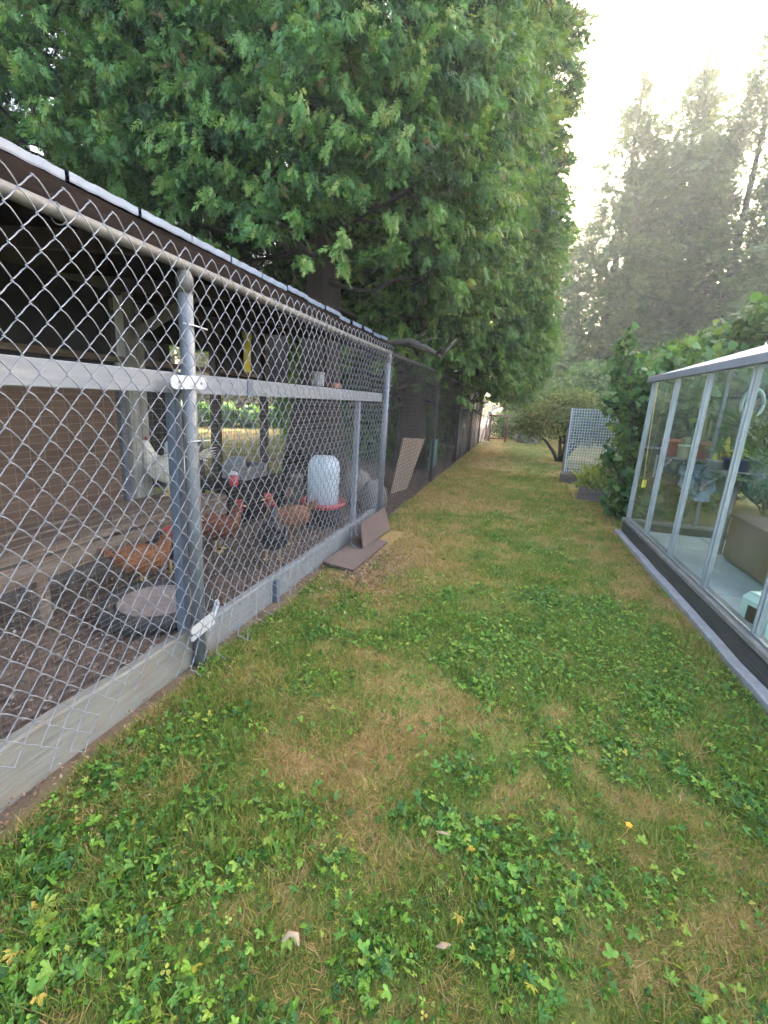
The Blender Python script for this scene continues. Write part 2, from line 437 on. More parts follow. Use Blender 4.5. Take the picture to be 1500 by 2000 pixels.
LITTER = leaf_mat("dry_litter", [(0.0, (0.09, 0.05, 0.03)), (0.5, (0.2, 0.11, 0.06)), (1.0, (0.36, 0.25, 0.16))], 0.1, 0.9)
CHIPS = leaf_mat("run_chips", [(0.0, (0.05, 0.04, 0.035)), (0.6, (0.12, 0.09, 0.075)), (1.0, (0.3, 0.26, 0.23))], 0.0, 0.95)

# ------------------------------------------------------------------ ground
def gauss(x, y, cx_, cy_, sx, sy):
    return np.exp(-((x - cx_) / sx) ** 2 - ((y - cy_) / sy) ** 2)

def greenness(x, y):
    g = 0.60 + 0.55 * (fbm(x, y, 0.9, 5) - 0.5) + 0.75 * (fbm(x, y, 0.34, 21) - 0.5) + 0.55 * (vnoise(x, y, 0.11, 23) - 0.5)
    g = g + 0.26 * gauss(x, y, -1.02, 1.7, 0.26, 0.9) + 0.42 * gauss(x, y, 0.50, 2.75, 0.6, 0.7) + 0.24 * gauss(x, y, 0.1, 0.55, 1.3, 0.5)
    g = g + 0.2 * gauss(x, y, -0.3, 2.5, 0.4, 0.35) + 0.35 * gauss(x, y, 1.1, 1.9, 0.35, 0.5)
    g = g - 0.50 * gauss(x, y, -0.95, 3.7, 0.45, 0.9) - 0.30 * gauss(x, y, -0.42, 1.55, 0.30, 0.45) - 0.30 * gauss(x, y, 0.55, 1.35, 0.35, 0.22)
    g = g - 0.35 * gauss(x, y, 1.15, 3.7, 0.25, 0.9) - 0.22 * gauss(x, y, -0.1, 1.95, 0.35, 0.25)
    far = np.clip((y - 3.6) / 3.0, 0, 1)
    g = g - 0.20 * far + 0.30 * np.exp(-((x - 0.45) / 0.5) ** 2) * far - 0.15 * np.exp(-((x + 0.9) / 0.4) ** 2) * far
    return np.clip(g, 0, 1)

def axis(pairs):
    out = []
    for a, b, s in pairs:
        out += list(np.arange(a, b, s))
    out.append(pairs[-1][1])
    return np.array(out)
gx = axis([(-400, -60, 40), (-60, -14, 2.5), (-14, -4.4, 0.4), (-4.4, 2.0, 0.045), (2.0, 6, 0.2), (6, 20, 1.5), (20, 60, 5), (60, 400, 40)])
gy = axis([(-60, -4, 6), (-4, 0.2, 0.3), (0.2, 5.2, 0.045), (5.2, 10, 0.1), (10, 24, 0.35), (24, 60, 3), (60, 600, 45)])
X, Y = np.meshgrid(gx, gy, indexing='ij')
Z = 0.012 * (fbm(X, Y, 0.8, 31) - 0.5) + 0.05 * (fbm(X, Y, 6.0, 33) - 0.5) * np.clip((np.hypot(X, Y) - 8) / 10, 0, 1)
Z[(X < -1.45) & (X > -3.6) & (Y < 5)] -= 0.01
nx, ny = X.shape
gv = np.stack([X, Y, Z], -1).reshape(-1, 3)
ii = (np.arange(nx - 1)[:, None] * ny + np.arange(ny - 1)[None]).reshape(-1)
T = np.concatenate([np.stack([ii, ii + ny, ii + ny + 1], -1), np.stack([ii, ii + ny + 1, ii + 1], -1)])
def sstep(a, b, x):
    t = np.clip((x - a) / (b - a), 0, 1); return t * t * (3 - 2 * t)
edge = -1.395 + 0.10 * (fbm(X, Y, 0.4, 61) - 0.3)
dirt = 1 - sstep(-0.05, 0.07, X - edge)
dirt = dirt * np.where(Y < 8, sstep(-3.7, -3.25, X), sstep(-5.6, -4.4, X))
dirt = np.maximum(dirt, 0.75 * gauss(X, Y, -1.05, 3.3, 0.22, 0.35) * (fbm(X, Y, 0.2, 8) > 0.35))
dirt = np.maximum(dirt, 0.6 * sstep(1.18, 1.30, X) * (1 - sstep(6.0, 7.0, Y)) * (fbm(X, Y, 0.3, 71) > 0.45))
green = greenness(X, Y)
field = sstep(20, 26, Y) * sstep(-12, -6, X)
litter = (X < -1.2) & (X > -4.4) & (Y > 4.9)
gmesh = bpy.data.meshes.new("ground")
gmesh.from_pydata(gv.tolist(), [], T.tolist())
for nm, a in (("green", green), ("dirt", dirt), ("field", field)):
    at = gmesh.attributes.new(nm, 'FLOAT', 'POINT'); at.data.foreach_set("value", a.reshape(-1).astype(np.float32))
gmesh.polygons.foreach_set("use_smooth", [True] * len(gmesh.polygons))
m, nt, N, L, P = nodes_of("ground_lawn_and_dirt")
def attr(n):
    a = N.new("ShaderNodeAttribute"); a.attribute_name = n; return a.outputs["Fac"]
def ramp(src, stops):
    r = N.new("ShaderNodeValToRGB"); e = r.color_ramp.elements
    while len(e) < len(stops): e.new(0.5)
    for i, (p, c) in enumerate(stops): e[i].position = p; e[i].color = (*c, 1)
    L.new(src, r.inputs[0]); return r.outputs[0]
def mixc(f, a, b):
    x = N.new("ShaderNodeMix"); x.data_type = 'RGBA'; L.new(f, x.inputs[0]); L.new(a, x.inputs[6]); L.new(b, x.inputs[7]); return x.outputs[2]
tc = N.new("ShaderNodeTexCoord")
def noise(s, d=6):
    n = N.new("ShaderNodeTexNoise"); n.inputs["Scale"].default_value = s; n.inputs["Detail"].default_value = d
    n.inputs["Roughness"].default_value = 0.7; L.new(tc.outputs["Object"], n.inputs["Vector"]); return n.outputs["Fac"]
n_f = noise(70); n_m = noise(9); n_l = noise(1.3)
ma = N.new("ShaderNodeMath"); ma.operation = 'MULTIPLY_ADD'; ma.inputs[1].default_value = 0.55; L.new(n_f, ma.inputs[0])
sb = N.new("ShaderNodeMath"); sb.operation = 'SUBTRACT'; sb.inputs[1].default_value = 0.27; L.new(attr("green"), sb.inputs[0]); L.new(sb.outputs[0], ma.inputs[2])
lawn_c = ramp(ma.outputs[0], [(0.15, (0.27, 0.175, 0.07)), (0.42, (0.19, 0.15, 0.046)), (0.62, (0.115, 0.13, 0.03)), (0.9, (0.065, 0.09, 0.018))])
dirt_c = ramp(n_m, [(0.3, (0.085, 0.058, 0.045)), (0.55, (0.15, 0.105, 0.08)), (0.75, (0.22, 0.165, 0.13))])
fine = ramp(n_f, [(0.35, (0.6, 0.6, 0.6)), (0.65, (1.2, 1.2, 1.2))])
mm = N.new("ShaderNodeMix"); mm.data_type = 'RGBA'; mm.blend_type = 'MULTIPLY'; mm.inputs[0].default_value = 0.8
L.new(dirt_c, mm.inputs[6]); L.new(fine, mm.inputs[7])
field_c = ramp(n_l, [(0.35, (0.30, 0.24, 0.07)), (0.6, (0.42, 0.31, 0.09))])
c = mixc(attr("field"), lawn_c, field_c)
c = mixc(attr("dirt"), c, mm.outputs[2])
L.new(c, P.inputs["Base Color"]); P.inputs["Roughness"].default_value = 0.95; P.inputs["Specular IOR Level"].default_value = 0.15
bp = N.new("ShaderNodeBump"); bp.inputs["Strength"].default_value = 0.7; bp.inputs["Distance"].default_value = 0.015
L.new(n_f, bp.inputs["Height"]); L.new(bp.outputs[0], P.inputs["Normal"])
gmesh.materials.append(m)
ground = tag(obj("ground", gmesh), kind="structure")

# ------------------------------------------------------------------ chain-link fence
PY, PZ, MX = 0.083, 0.095, -1.338
fence = empty("chain_link_fence", (-1.393, 1.70, 0))
tag(fence, "long galvanised chain link fence running along the left of the lawn", "fence")
FO = Vector(fence.location)
def fb(mb, name, m, smooth=False, label=None):
    o = mb.build(name, m, fence, smooth)
    o.matrix_parent_inverse = Matrix.Translation(-FO)
    if label: o["label"] = label
    return o
POSTS = [-1.35, 1.70, 4.73, 7.78, 10.83, 13.88, 16.93]
for i, y in enumerate(POSTS):
    q = MB()
    r = 0.030 if i < 3 else 0.027
    q.tube([(-1.393, y, -0.1), (-1.393, y, 0.9), (-1.393, y, 1.79)], r, 16)
    po = fb(q, "post", GALV if i < 3 else WIRE_SHADE, True)
    q = MB(); q.lathe([(r + 0.004, 0), (r + 0.004, 0.06), (r * 0.8, 0.085)], 16, (-1.393, y, 1.725))
    q.build("post_cap", RAILM, po, True)
q = MB(); q.tube([(-1.393, y, 1.825 + 0.006 * math.sin(y * 1.3)) for y in np.linspace(-1.4, 4.80, 18)], 0.0215, 12); fb(q, "top_rail", RAILM, True)
q = MB(); q.tube([(-1.393, y, 1.825 + 0.012 * math.sin(y * 1.1)) for y in np.linspace(4.80, 17.0, 26)], 0.019, 10); fb(q, "top_rail", WIRE_SHADE, True)

def chainlink(y0, y1, z0, z1, sub, sides, wr, flare, seed):
    rr = random.Random(seed)
    hy, hz = PY / 2, PZ / 2
    nw = int((y1 - y0) / hy); nr = int((z1 - z0) / hz)
    V, F = [], []
    rows = nr + 1
    jy = {}; 
    def warp(y, z):
        w = 0.010 * math.sin(y * 2.1 + z * 1.7) + 0.006 * math.sin(y * 5.3 - z * 3.1)
        x = w
        if flare:
            t = max(0.0, (0.42 - z) / 0.3)
            x += 0.055 * t * t * (1 + 0.6 * math.sin(y * 3.7))
            z = z - 0.03 * t * t * math.sin(y * 4.1 + 1.0)
        return x, y + 0.004 * math.sin(z * 9 + y * 4) + 0.003 * math.sin(y * 17), z + 0.004 * math.sin(y * 7.0)
    for k in range(nw):
        pts = []
        drop = rr.randint(0, 3) if flare else 0
        for j in range(drop, rows):
            side = (j + k) % 2
            for s in range(sub if j < rows - 1 else 1):
                f = s / sub
                a = side + (1 - 2 * side) * f
                bow = math.sin(f * math.pi) * 0.0035
                yy = y0 + (k + a) * hy + (0.0035 * (2 * side - 1) if s == 0 else 0) 
                zz = z0 + (j + f) * hz + (bow if side else -bow)
                d = 0.0 if s == 0 else (0.0042 if side else -0.0042)
                if sub == 1: d = 0
                wx, wy, wz = warp(yy, zz)
                pts.append((MX + wx + d, wy, wz))
        P3 = np.array(pts)
        D = np.gradient(P3, axis=0); D = norm(D)
        S = norm(np.cross(D, np.array([1.0, 0, 0])))
        U = np.cross(S, D)
        ang = np.arange(sides) * 2 * math.pi / sides
        ring = P3[:, None] + wr * (np.cos(ang)[None, :, None] * S[:, None] + np.sin(ang)[None, :, None] * U[:, None])
        o = len(V) and sum(len(x) for x in V) or 0
        V.append(ring.reshape(-1, 3))
        n = len(P3)
        i0 = (np.arange(n - 1)[:, None] * sides + np.arange(sides)[None])
        i1 = (np.arange(n - 1)[:, None] * sides + ((np.arange(sides) + 1) % sides)[None])
        i0 = i0.reshape(-1) + o; i1 = i1.reshape(-1) + o
        F.append(np.stack([i0, i1, i1 + sides], -1)); F.append(np.stack([i0, i1 + sides, i0 + sides], -1))
    return np.concatenate(V), np.concatenate(F)
for (y0, y1, z0, z1, sub, sides, wr, fl, m) in ((-0.35, 4.73, 0.075, 1.90, 4, 5, 0.0021, True, WIRE), (4.74, 9.5, 0.03, 1.86, 2, 4, 0.0024, False, WIRE_SHADE), (9.5, 16.95, 0.03, 1.86, 1, 3, 0.0022, False, WIRE_SHADE)):
    V, F = chainlink(y0, y1, z0, z1, sub, sides, wr, fl, 3)
    me = tri_mesh("wire_mesh", V, F, m, smooth=True)
    o = obj("wire_mesh", me, fence); o.matrix_parent_inverse = Matrix.Translation(-FO); o["kind"] = "stuff"

# twisted ties holding the mesh to the posts and rails
for (y, z) in ((1.70, 1.12), (1.70, 1.60), (0.55, 1.825), (1.15, 1.825), (2.4, 1.825), (3.1, 1.825), (4.73, 1.5)):
    q = MB()
    if z > 1.8:
        q.tube([(-1.393 + 0.028 * math.cos(a), y + 0.004 * a, z + 0.028 * math.sin(a)) for a in np.linspace(-0.5, 5.5, 14)], 0.0022, 5)
    else:
        q.tube([(-1.36, y - 0.06, z), (-1.357, y, z + 0.001), (-1.36, y + 0.09, z - 0.002)], 0.0035, 5)
    fb(q, "tie_wire", PLASTIC_W if z < 1.8 else GALV, True)
# mid rail boards
q = MB(); q.box(-1.447, -1.425, -1.2, 2.215, 1.322, 1.408, 0.003); fb(q, "mid_rail", PAINT)
q = MB(); q.box(-1.446, -1.426, 2.222, 4.70, 1.324, 1.410, 0.003); fb(q, "mid_rail", BOARD_B, label="bluish grey mid rail board right of the joint")
q = MB(); q.box(-1.424, -1.420, 2.19, 2.245, 1.318, 1.412); fb(q, "joint_strap", PAINT_B)
# base boards
def board(x0, x1, y0, y1, zt0, zt1, zb=-0.03, seg=14, wob=0.004, seed=1):
    q = MB(); rr = random.Random(seed)
    vs = []
    for i in range(seg + 1):
        t = i / seg; y = y0 + (y1 - y0) * t; zt = zt0 + (zt1 - zt0) * t
        w = rr.uniform(-wob, wob); u = rr.uniform(-wob, wob)
        vs += [(x0 + w, y, zb), (x1 + w, y, zb), (x1 + w, y, zt - 0.008 + u), (x1 - 0.008 + w, y, zt + u), (x0 + 0.006 + w, y, zt + u), (x0 + w, y, zt - 0.006 + u)]
    fs = [(5, 4, 3, 2, 1, 0), tuple(seg * 6 + k for k in range(6))]
    for i in range(seg):
        for k in range(6):
            j = (k + 1) % 6
            fs.append((i * 6 + k, i * 6 + j, i * 6 + 6 + j, i * 6 + 6 + k))
    return q.add(vs, fs)
fb(board(-1.475, -1.425, -1.3, 1.735, 0.275, 0.185, seed=4), "base_board", BOARD)
fb(board(-1.470, -1.424, 1.745, 4.70, 0.175, 0.165, seed=5), "base_board", BOARD_B, label="bluish weathered base board behind the far bay")
# square posts
q = MB(); q.box(-1.495, -1.448, 1.665, 1.715, 0.0, 1.322, 0.003); fb(q, "square_post", PAINT_B)
q = MB(); q.box(-1.490, -1.447, 4.05, 4.10, 0.0, 1.322, 0.003); fb(q, "square_post", PAINT)
# short stake in front of the far base board
q = MB(); q.box(-1.423, -1.395, 2.46, 2.50, -0.05, 0.15, 0.003); fb(q, "stake", PAINT_B)
# white plastic straps
def strap(y0, y1, z0, z1, h):
    q = MB(); n = 10; vs = []
    for x in (-1.3625, -1.357):
        c0, c1 = Vector((0, y0 + h / 2, z0)), Vector((0, y1 - h / 2, z1))
        ring = []
        for k in range(n + 1):
            a = math.pi / 2 + math.pi * k / n
            ring.append((x, c0.y + math.cos(a) * h / 2, c0.z + math.sin(a) * h / 2))
        for k in range(n + 1):
            a = -math.pi / 2 + math.pi * k / n
            ring.append((x, c1.y + math.cos(a) * h / 2, c1.z + math.sin(a) * h / 2))
        vs += ring
    m_ = 2 * (n + 1)
    q.add(vs, [tuple(range(m_ - 1, -1, -1)), tuple(range(m_, 2 * m_))] + [(i, (i + 1) % m_, m_ + (i + 1) % m_, m_ + i) for i in range(m_)])
    return q
so = fb(strap(1.55, 1.775, 1.367, 1.372, 0.055), "strap", PLASTIC_W)
for y in (1.60, 1.735):
    q = MB(); q.ball((-1.3565, y, 1.369), 0.006, 8, 5, (0.6, 1, 1)); s = q.build("screw", GALV, so)
q = strap(1.60, 1.775, 0.230, 0.244, 0.040)
q.beam((-1.36, 1.605, 0.19), (-1.36, 1.77, 0.205), 0.012, 0.02)
q.beam((-1.36, 1.765, 0.24), (-1.355, 1.785, 0.285), 0.012, 0.022)
q.tube([(-1.352, 1.785 + 0.014 * math.cos(a), 0.295 + 0.022 * math.sin(a)) for a in np.linspace(0, 2 * math.pi, 14)], 0.0055, 6)
fb(q, "hinge_strap", PLASTIC_W)
# thin welded wire behind the chain link
q = MB()
for k in range(46):
    z = 0.18 + k * 0.0255
    q.tube([(-1.485 + 0.01 * math.sin(y * 2 + k * 0.4), y, z + 0.006 * math.sin(y * 3.1 + k * 0.7)) for y in np.linspace(-0.3, 4.05, 14)], 0.0008, 3, False)
for k in range(90):
    y = -0.3 + k * 0.0485
    q.tube([(-1.485 + 0.01 * math.sin(y * 2 + z * 15), y + 0.005 * math.sin(z * 4 + k), z) for z in (0.16, 0.5, 0.9, 1.33)], 0.0008, 3, False)
o = fb(q, "welded_wire", THIN); o["kind"] = "stuff"
# pale slats standing inside the far bays
for k in range(11):
    y = 11.6 + k * 0.5 + random.uniform(-0.1, 0.1)
    q = MB(); q.box(-1.52, -1.50, y, y + 0.16 + 0.12 * random.random(), 0.0, 1.5 + 0.25 * random.random(), 0.003); fb(q, "slat", PAINT)

# ------------------------------------------------------------------ chicken coop (roofed run)
coop = empty("chicken_coop", (-2.9, 1.7, 0))
tag(coop, "open chicken run with rusty metal roof and plywood back behind the fence", "coop")
CO = Vector(coop.location)
def cb(mb, name, m, smooth=False, label=None, parent=None):
    o = mb.build(name, m, parent or coop, smooth)
    o.matrix_parent_inverse = Matrix.Translation(-CO)
    if label: o["label"] = label
    return o
RS = 0.07
for k in range(23):
    y0 = -1.60 + k * 0.29; y1 = y0 + 0.281 - 0.05 * (y0 > 3.5)
    q = MB(); rr = random.Random(k)
    dz = rr.uniform(-0.005, 0.005) - (0.012 if y0 > 3.5 else 0) * rr.random(); dx = rr.uniform(-0.010, 0.006)
    ys = np.linspace(y0, y1, 9)
    rows = []
    for (x, z, amp) in ((-1.490, 1.974, 0.0012), (-1.4905, 1.999, 0.0015), (-1.512, 2.004, 0.002), (-1.9, 2.012 + RS * 0.4, 0.008), (-4.4, 2.012 + RS * 2.9, 0.008)):
        rows.append([(x + dx + amp * math.sin((y - y0) * 65), y, z + dz + amp * math.sin((y - y0) * 65 + 0.5)) for y in ys])
    vs = [p for r in rows for p in r]
    fs = [(i * 9 + j, i * 9 + j + 1, i * 9 + 10 + j, i * 9 + 9 + j) for i in range(4) for j in range(8)]
    n0 = len(vs)
    vs += [(p[0] - 0.002, p[1], p[2] - 0.004) for p in vs]
    fs += [tuple(n0 + v for v in reversed(f)) for f in fs]
    q.add(vs, fs)
    cb(q, "roof_sheet", SHEET)
q = MB(); q.box(-1.520, -1.498, -1.6, 5.03, 1.872, 1.966, 0.003); cb(q, "fascia", RUST)
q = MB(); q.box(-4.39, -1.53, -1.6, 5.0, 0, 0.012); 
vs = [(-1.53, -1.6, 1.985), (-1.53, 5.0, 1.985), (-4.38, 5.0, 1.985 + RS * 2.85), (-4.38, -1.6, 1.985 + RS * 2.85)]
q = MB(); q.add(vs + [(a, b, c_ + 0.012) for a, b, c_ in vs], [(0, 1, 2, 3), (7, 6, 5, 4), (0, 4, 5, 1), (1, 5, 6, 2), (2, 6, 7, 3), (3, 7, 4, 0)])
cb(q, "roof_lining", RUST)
for k in range(7):
    y = -1.2 + k * 1.0
    q = MB(); q.beam((-1.53, y, 1.935), (-4.35, y, 1.935 + RS * 2.8), 0.045, 0.085); cb(q, "rafter", DARKPOST)
# back wall
for k, (y0, y1) in enumerate(((-1.6, 0.38), (0.386, 1.63), (1.636, 2.84))):
    q = MB(); q.box(-3.02, -3.0, y0, y1, 0.30, 1.345, 0.002); cb(q, "plywood_panel", PLY)
q = MB(); q.box(-3.025, -3.003, -1.6, 2.84, 1.35, 2.0); cb(q, "upper_shade_panel", SHADEPANEL)  # shade on the upper wall put into a dark panel
q = MB(); q.box(-3.0, -2.975, 0.9, 4.9, 1.50, 1.545, 0.003); cb(q, "batten", OLDWOOD)
q = MB(); q.box(-3.02, -2.975, 2.845, 2.90, 0.0, 1.4, 0.003); cb(q, "corner_trim", PAINT_B)
q = MB(); q.box(-3.04, -2.95, 2.915, 3.02, 0.0, 2.05, 0.004); cb(q, "back_post", PALEPOST)
q = MB(); q.box(-3.03, -2.96, 3.035, 3.11, 0.0, 1.95, 0.004); cb(q, "back_post", PALEPOST)
q = MB(); q.beam((-2.93, 3.0, 1.72), (-2.35, 3.0, 2.0), 0.05, 0.06); cb(q, "knee_brace", PALEPOST)
q = MB(); q.box(-3.05, -2.97, 4.02, 4.10, 0.0, 2.05, 0.004); cb(q, "back_post", DARKPOST, label="thin dark brown post at the open back of the run")
q = MB(); q.box(-3.05, -2.97, 4.95, 5.03, 0.0, 2.05, 0.004); cb(q, "back_post", DARKPOST)
q = MB(); q.box(-3.06, -2.96, 2.9, 5.0, 1.98, 2.06); cb(q, "back_beam", DARKPOST)
q = MB(); q.box(-3.05, -3.03, 4.12, 5.6, 1.44, 2.08); cb(q, "upper_shade_panel", SHADEPANEL)  # added dark sheet standing in for shade under the roof
q = MB(); q.box(-3.05, -3.03, 3.12, 4.0, 1.70, 2.04); cb(q, "upper_shade_panel", SHADEPANEL)  # second added sheet, dark in place of the shade behind
q = MB(); q.box(-2.32, -2.08, 4.5, 5.4, 1.425, 1.445, 0.002); q.beam((-2.2, 4.95, 1.44), (-2.2, 4.95, 2.0), 0.04, 0.04); cb(q, "shelf", DARKPOST)
q = MB()
for k in range(24):
    z = 0.1 + k * 0.05
    q.beam((-3.07, 3.1, z), (-3.07, 5.0, z), 0.0022, 0.0022)
for k in range(38):
    y = 3.1 + k * 0.05
    q.beam((-3.07, y, 0.05), (-3.07, y, 1.3), 0.0022, 0.0022)
o = cb(q, "back_wire", BLACKWIRE); o["kind"] = "stuff"
# hanging yellow strip, tub and brick on the shelf
q = MB(); q.box(-3.0, -2.99, 4.55, 4.68, 1.55, 1.92, 0.002)
q.box(-3.01, -2.985, 4.54, 4.69, 1.915, 1.97, 0.002)
tag(q.build("insect_trap", YELLOW), "yellow strip hanging from the back beam inside the run", "strip")
q = MB(); q.lathe([(0.058, 0), (0.066, 0.02), (0.068, 0.12), (0.072, 0.13), (0.072, 0.15), (0.05, 0.155)], 16, (-2.2, 4.77, 1.446))
tag(q.build("tub", PLASTIC_W, smooth=False), "small white tub on the shelf above the mid rail", "tub")
q = MB(); q.box(-2.25, -2.15, 5.12, 5.34, 1.446, 1.505, 0.004)
tag(q.build("brick", BRICKM), "red brick on the shelf next to the white tub", "brick")

# roost bench
bench = empty("roost_bench", (-2.7, 2.0, 0)); tag(bench, "long weathered plank bench along the plywood wall inside the run", "bench")
def bb(mb, name, m):
    o = mb.build(name, m, bench); o.matrix_parent_inverse = Matrix.Translation((2.7, -2.0, 0)); return o
for k in range(4):
    x = -2.44 - k * 0.135
    bb(board(x - 0.12, x, 0.6, 3.42 - 0.05 * (k % 2), 0.435 + 0.01 * (k % 2), 0.43, 0.395, seed=20 + k), "plank", OLDWOOD)
bb(board(-2.455, -2.425, 0.62, 3.38, 0.385, 0.38, 0.27, seed=31), "apron", OLDWOOD)
for y in (0.75, 1.72, 2.62, 3.3):
    q = MB(); q.box(-2.50, -2.435, y - 0.035, y + 0.035, -0.01, 0.39, 0.004); bb(q, "leg", PALEPOST if y > 2 else OLDWOOD)
    q = MB(); q.box(-2.93, -2.87, y - 0.03, y + 0.03, -0.01, 0.39, 0.004); bb(q, "leg", OLDWOOD)
q = MB(); q.beam((-2.88, 0.7, 0.16), (-2.88, 3.3, 0.16), 0.03, 0.1); bb(q, "stretcher", OLDWOOD)

# feed pan
pan = empty("feed_pan", (-1.99, 2.07, 0)); tag(pan, "round black rubber tyre feeder with a dusty pan on the run floor", "feeder")
prof = [(0.21, 0.01)] + [(0.265 + 0.055 * math.cos(a), 0.055 + 0.05 * math.sin(a)) for a in np.linspace(math.pi * 1.25, -math.pi * 0.75, 16)]
q = MB(); q.lathe([(0.25, -0.005), (0.30, 0.0), (0.325, 0.03), (0.32, 0.075), (0.285, 0.10), (0.245, 0.085), (0.225, 0.05), (0.2, 0.045)], 36); q.build("tyre", RUBBER, pan, True)
q = MB(); q.lathe([(0.20, 0.04), (0.225, 0.075), (0.215, 0.078), (0.17, 0.06), (0.08, 0.066), (0.01, 0.068)], 32); q.build("pan", DUST, pan, True)

# black table, grey crate, red cup, stool, tub, waterer, block, drum
tb = empty("low_black_table", (-2.72, 4.0, 0)); tag(tb, "low black table at the back of the run under the grey crate", "table")
q = MB(); q.box(-0.24, 0.24, -0.5, 0.5, 0.43, 0.47, 0.006); q.build("table_top", BLACKPL, tb)
q = MB(); q.box(0.20, 0.225, -0.48, 0.48, 0.08, 0.43); q.build("front_panel", BLACKPL, tb)
for a in (-0.21, 0.17):
    for b in (-0.47, 0.43):
        q = MB(); q.box(a, a + 0.03, b, b + 0.04, -0.005, 0.43); q.build("leg", BLACKPL, tb)
cr = empty("grey_crate", (-2.70, 4.10, 0.472)); tag(cr, "open grey crate with a raised flap standing on the black table", "crate")
q = MB(); q.box(-0.14, -0.12, -0.2, 0.2, 0, 0.15); q.box(0.12, 0.14, -0.2, 0.2, 0, 0.13); q.box(-0.12, 0.12, -0.2, -0.18, 0, 0.14); q.box(-0.12, 0.12, 0.18, 0.2, 0, 0.13); q.box(-0.12, 0.12, -0.18, 0.18, 0, 0.012); q.build("crate_body", GREYPL, cr)
q = MB(); q.add([(-0.14, -0.21, 0.14), (0.14, -0.2, 0.13), (0.10, -0.16, 0.24), (-0.06, -0.15, 0.22), (-0.14, -0.2, 0.14), (0.14, -0.19, 0.13), (0.10, -0.145, 0.24), (-0.06, -0.135, 0.22)], [(0, 1, 2, 3), (7, 6, 5, 4), (0, 4, 5, 1), (1, 5, 6, 2), (2, 6, 7, 3), (3, 7, 4, 0)]); q.build("flap", GREYPL, cr)
cup = empty("drinker_cup", (-2.51, 3.62, 0.472)); tag(cup, "red cup with a white lid on the black table", "cup")
q = MB(); q.lathe([(0.03, 0), (0.042, 0.02), (0.045, 0.10), (0.04, 0.105)], 14); q.build("cup_body", REDPL, cup, True)
q = MB(); q.lathe([(0.046, 0.106), (0.046, 0.118), (0.02, 0.14), (0.005, 0.142)], 14); q.build("lid", PLASTIC_W, cup, True)
st = empty("stool", (-2.5, 4.83, 0), 0.5); tag(st, "black plastic stool with side handles behind the waterer", "stool")
q = MB()
q.box(-0.15, 0.15, -0.17, 0.17, 0.56, 0.66, 0.03); q.box(-0.12, 0.12, -0.135, 0.135, 0.66, 0.735, 0.04); q.build("seat", BLACKPL, st)
for s_ in (-1, 1):
    q = MB(); q.beam((0, s_ * 0.16, 0.63), (0, s_ * 0.235, 0.65), 0.08, 0.035); q.build("handle", BLACKPL, st)
    for t_ in (-1, 1):
        q = MB(); q.beam((t_ * 0.115, s_ * 0.13, 0.57), (t_ * 0.15, s_ * 0.17, -0.005), 0.06, 0.05); q.build("leg", BLACKPL, st)
q = MB(); q.lathe([(0.11, -0.005), (0.13, 0.02), (0.145, 0.30), (0.155, 0.31), (0.155, 0.33), (0.13, 0.325)], 20, (-2.62, 5.25, 0))
tag(q.build("beige_bucket", STONE, smooth=True), "beige bucket seen between the legs of the black stool", "bucket")
wt = empty("poultry_waterer", (-1.92, 4.36, 0.0)); tag(wt, "large milky plastic poultry drinker with a red tray beside the far bay", "drinker")
q = MB(); q.lathe([(0.155, 0.235), (0.165, 0.25), (0.168, 0.60), (0.155, 0.68), (0.11, 0.735), (0.04, 0.745)], 28); q.build("drum", JUG, wt, True)
q = MB(); q.lathe([(0.16, 0.205), (0.23, 0.205), (0.245, 0.22), (0.245, 0.262), (0.235, 0.262), (0.225, 0.235), (0.165, 0.232)], 32); q.build("tray", REDPL, wt, True)
q = MB(); q.box(-0.19, 0.19, -0.1, 0.1, -0.01, 0.20, 0.01); tag(q.build("concrete_block", RUBBER), "dark block under the red tray of the drinker", "block").location = (-1.92, 4.36, 0)
q = MB(); q.lathe([(0.17, -0.01), (0.19, 0.03), (0.2, 0.62), (0.19, 0.76), (0.14, 0.82), (0.05, 0.83)], 24, (-3.42, 4.06, 0))
tag(q.build("grey_drum", GREYPL, smooth=True), "round topped grey drum behind the white rooster", "drum")
for i, (x, y, s, lb) in enumerate(((-1.95, 5.55, (0.2, 0.2, 0.27), "larger beige boulder behind the drinker"), (-1.62, 5.25, (0.17, 0.2, 0.24), "smaller pale boulder against the fence by the far post"))):
    q = MB(); q.ball((x, y, s[2] * 0.62), 1.0, 14, 9, s, 0.16, i + 3)
    tag(q.build("boulder", STONE, smooth=True), lb, "boulder", "boulders at the end of the run")

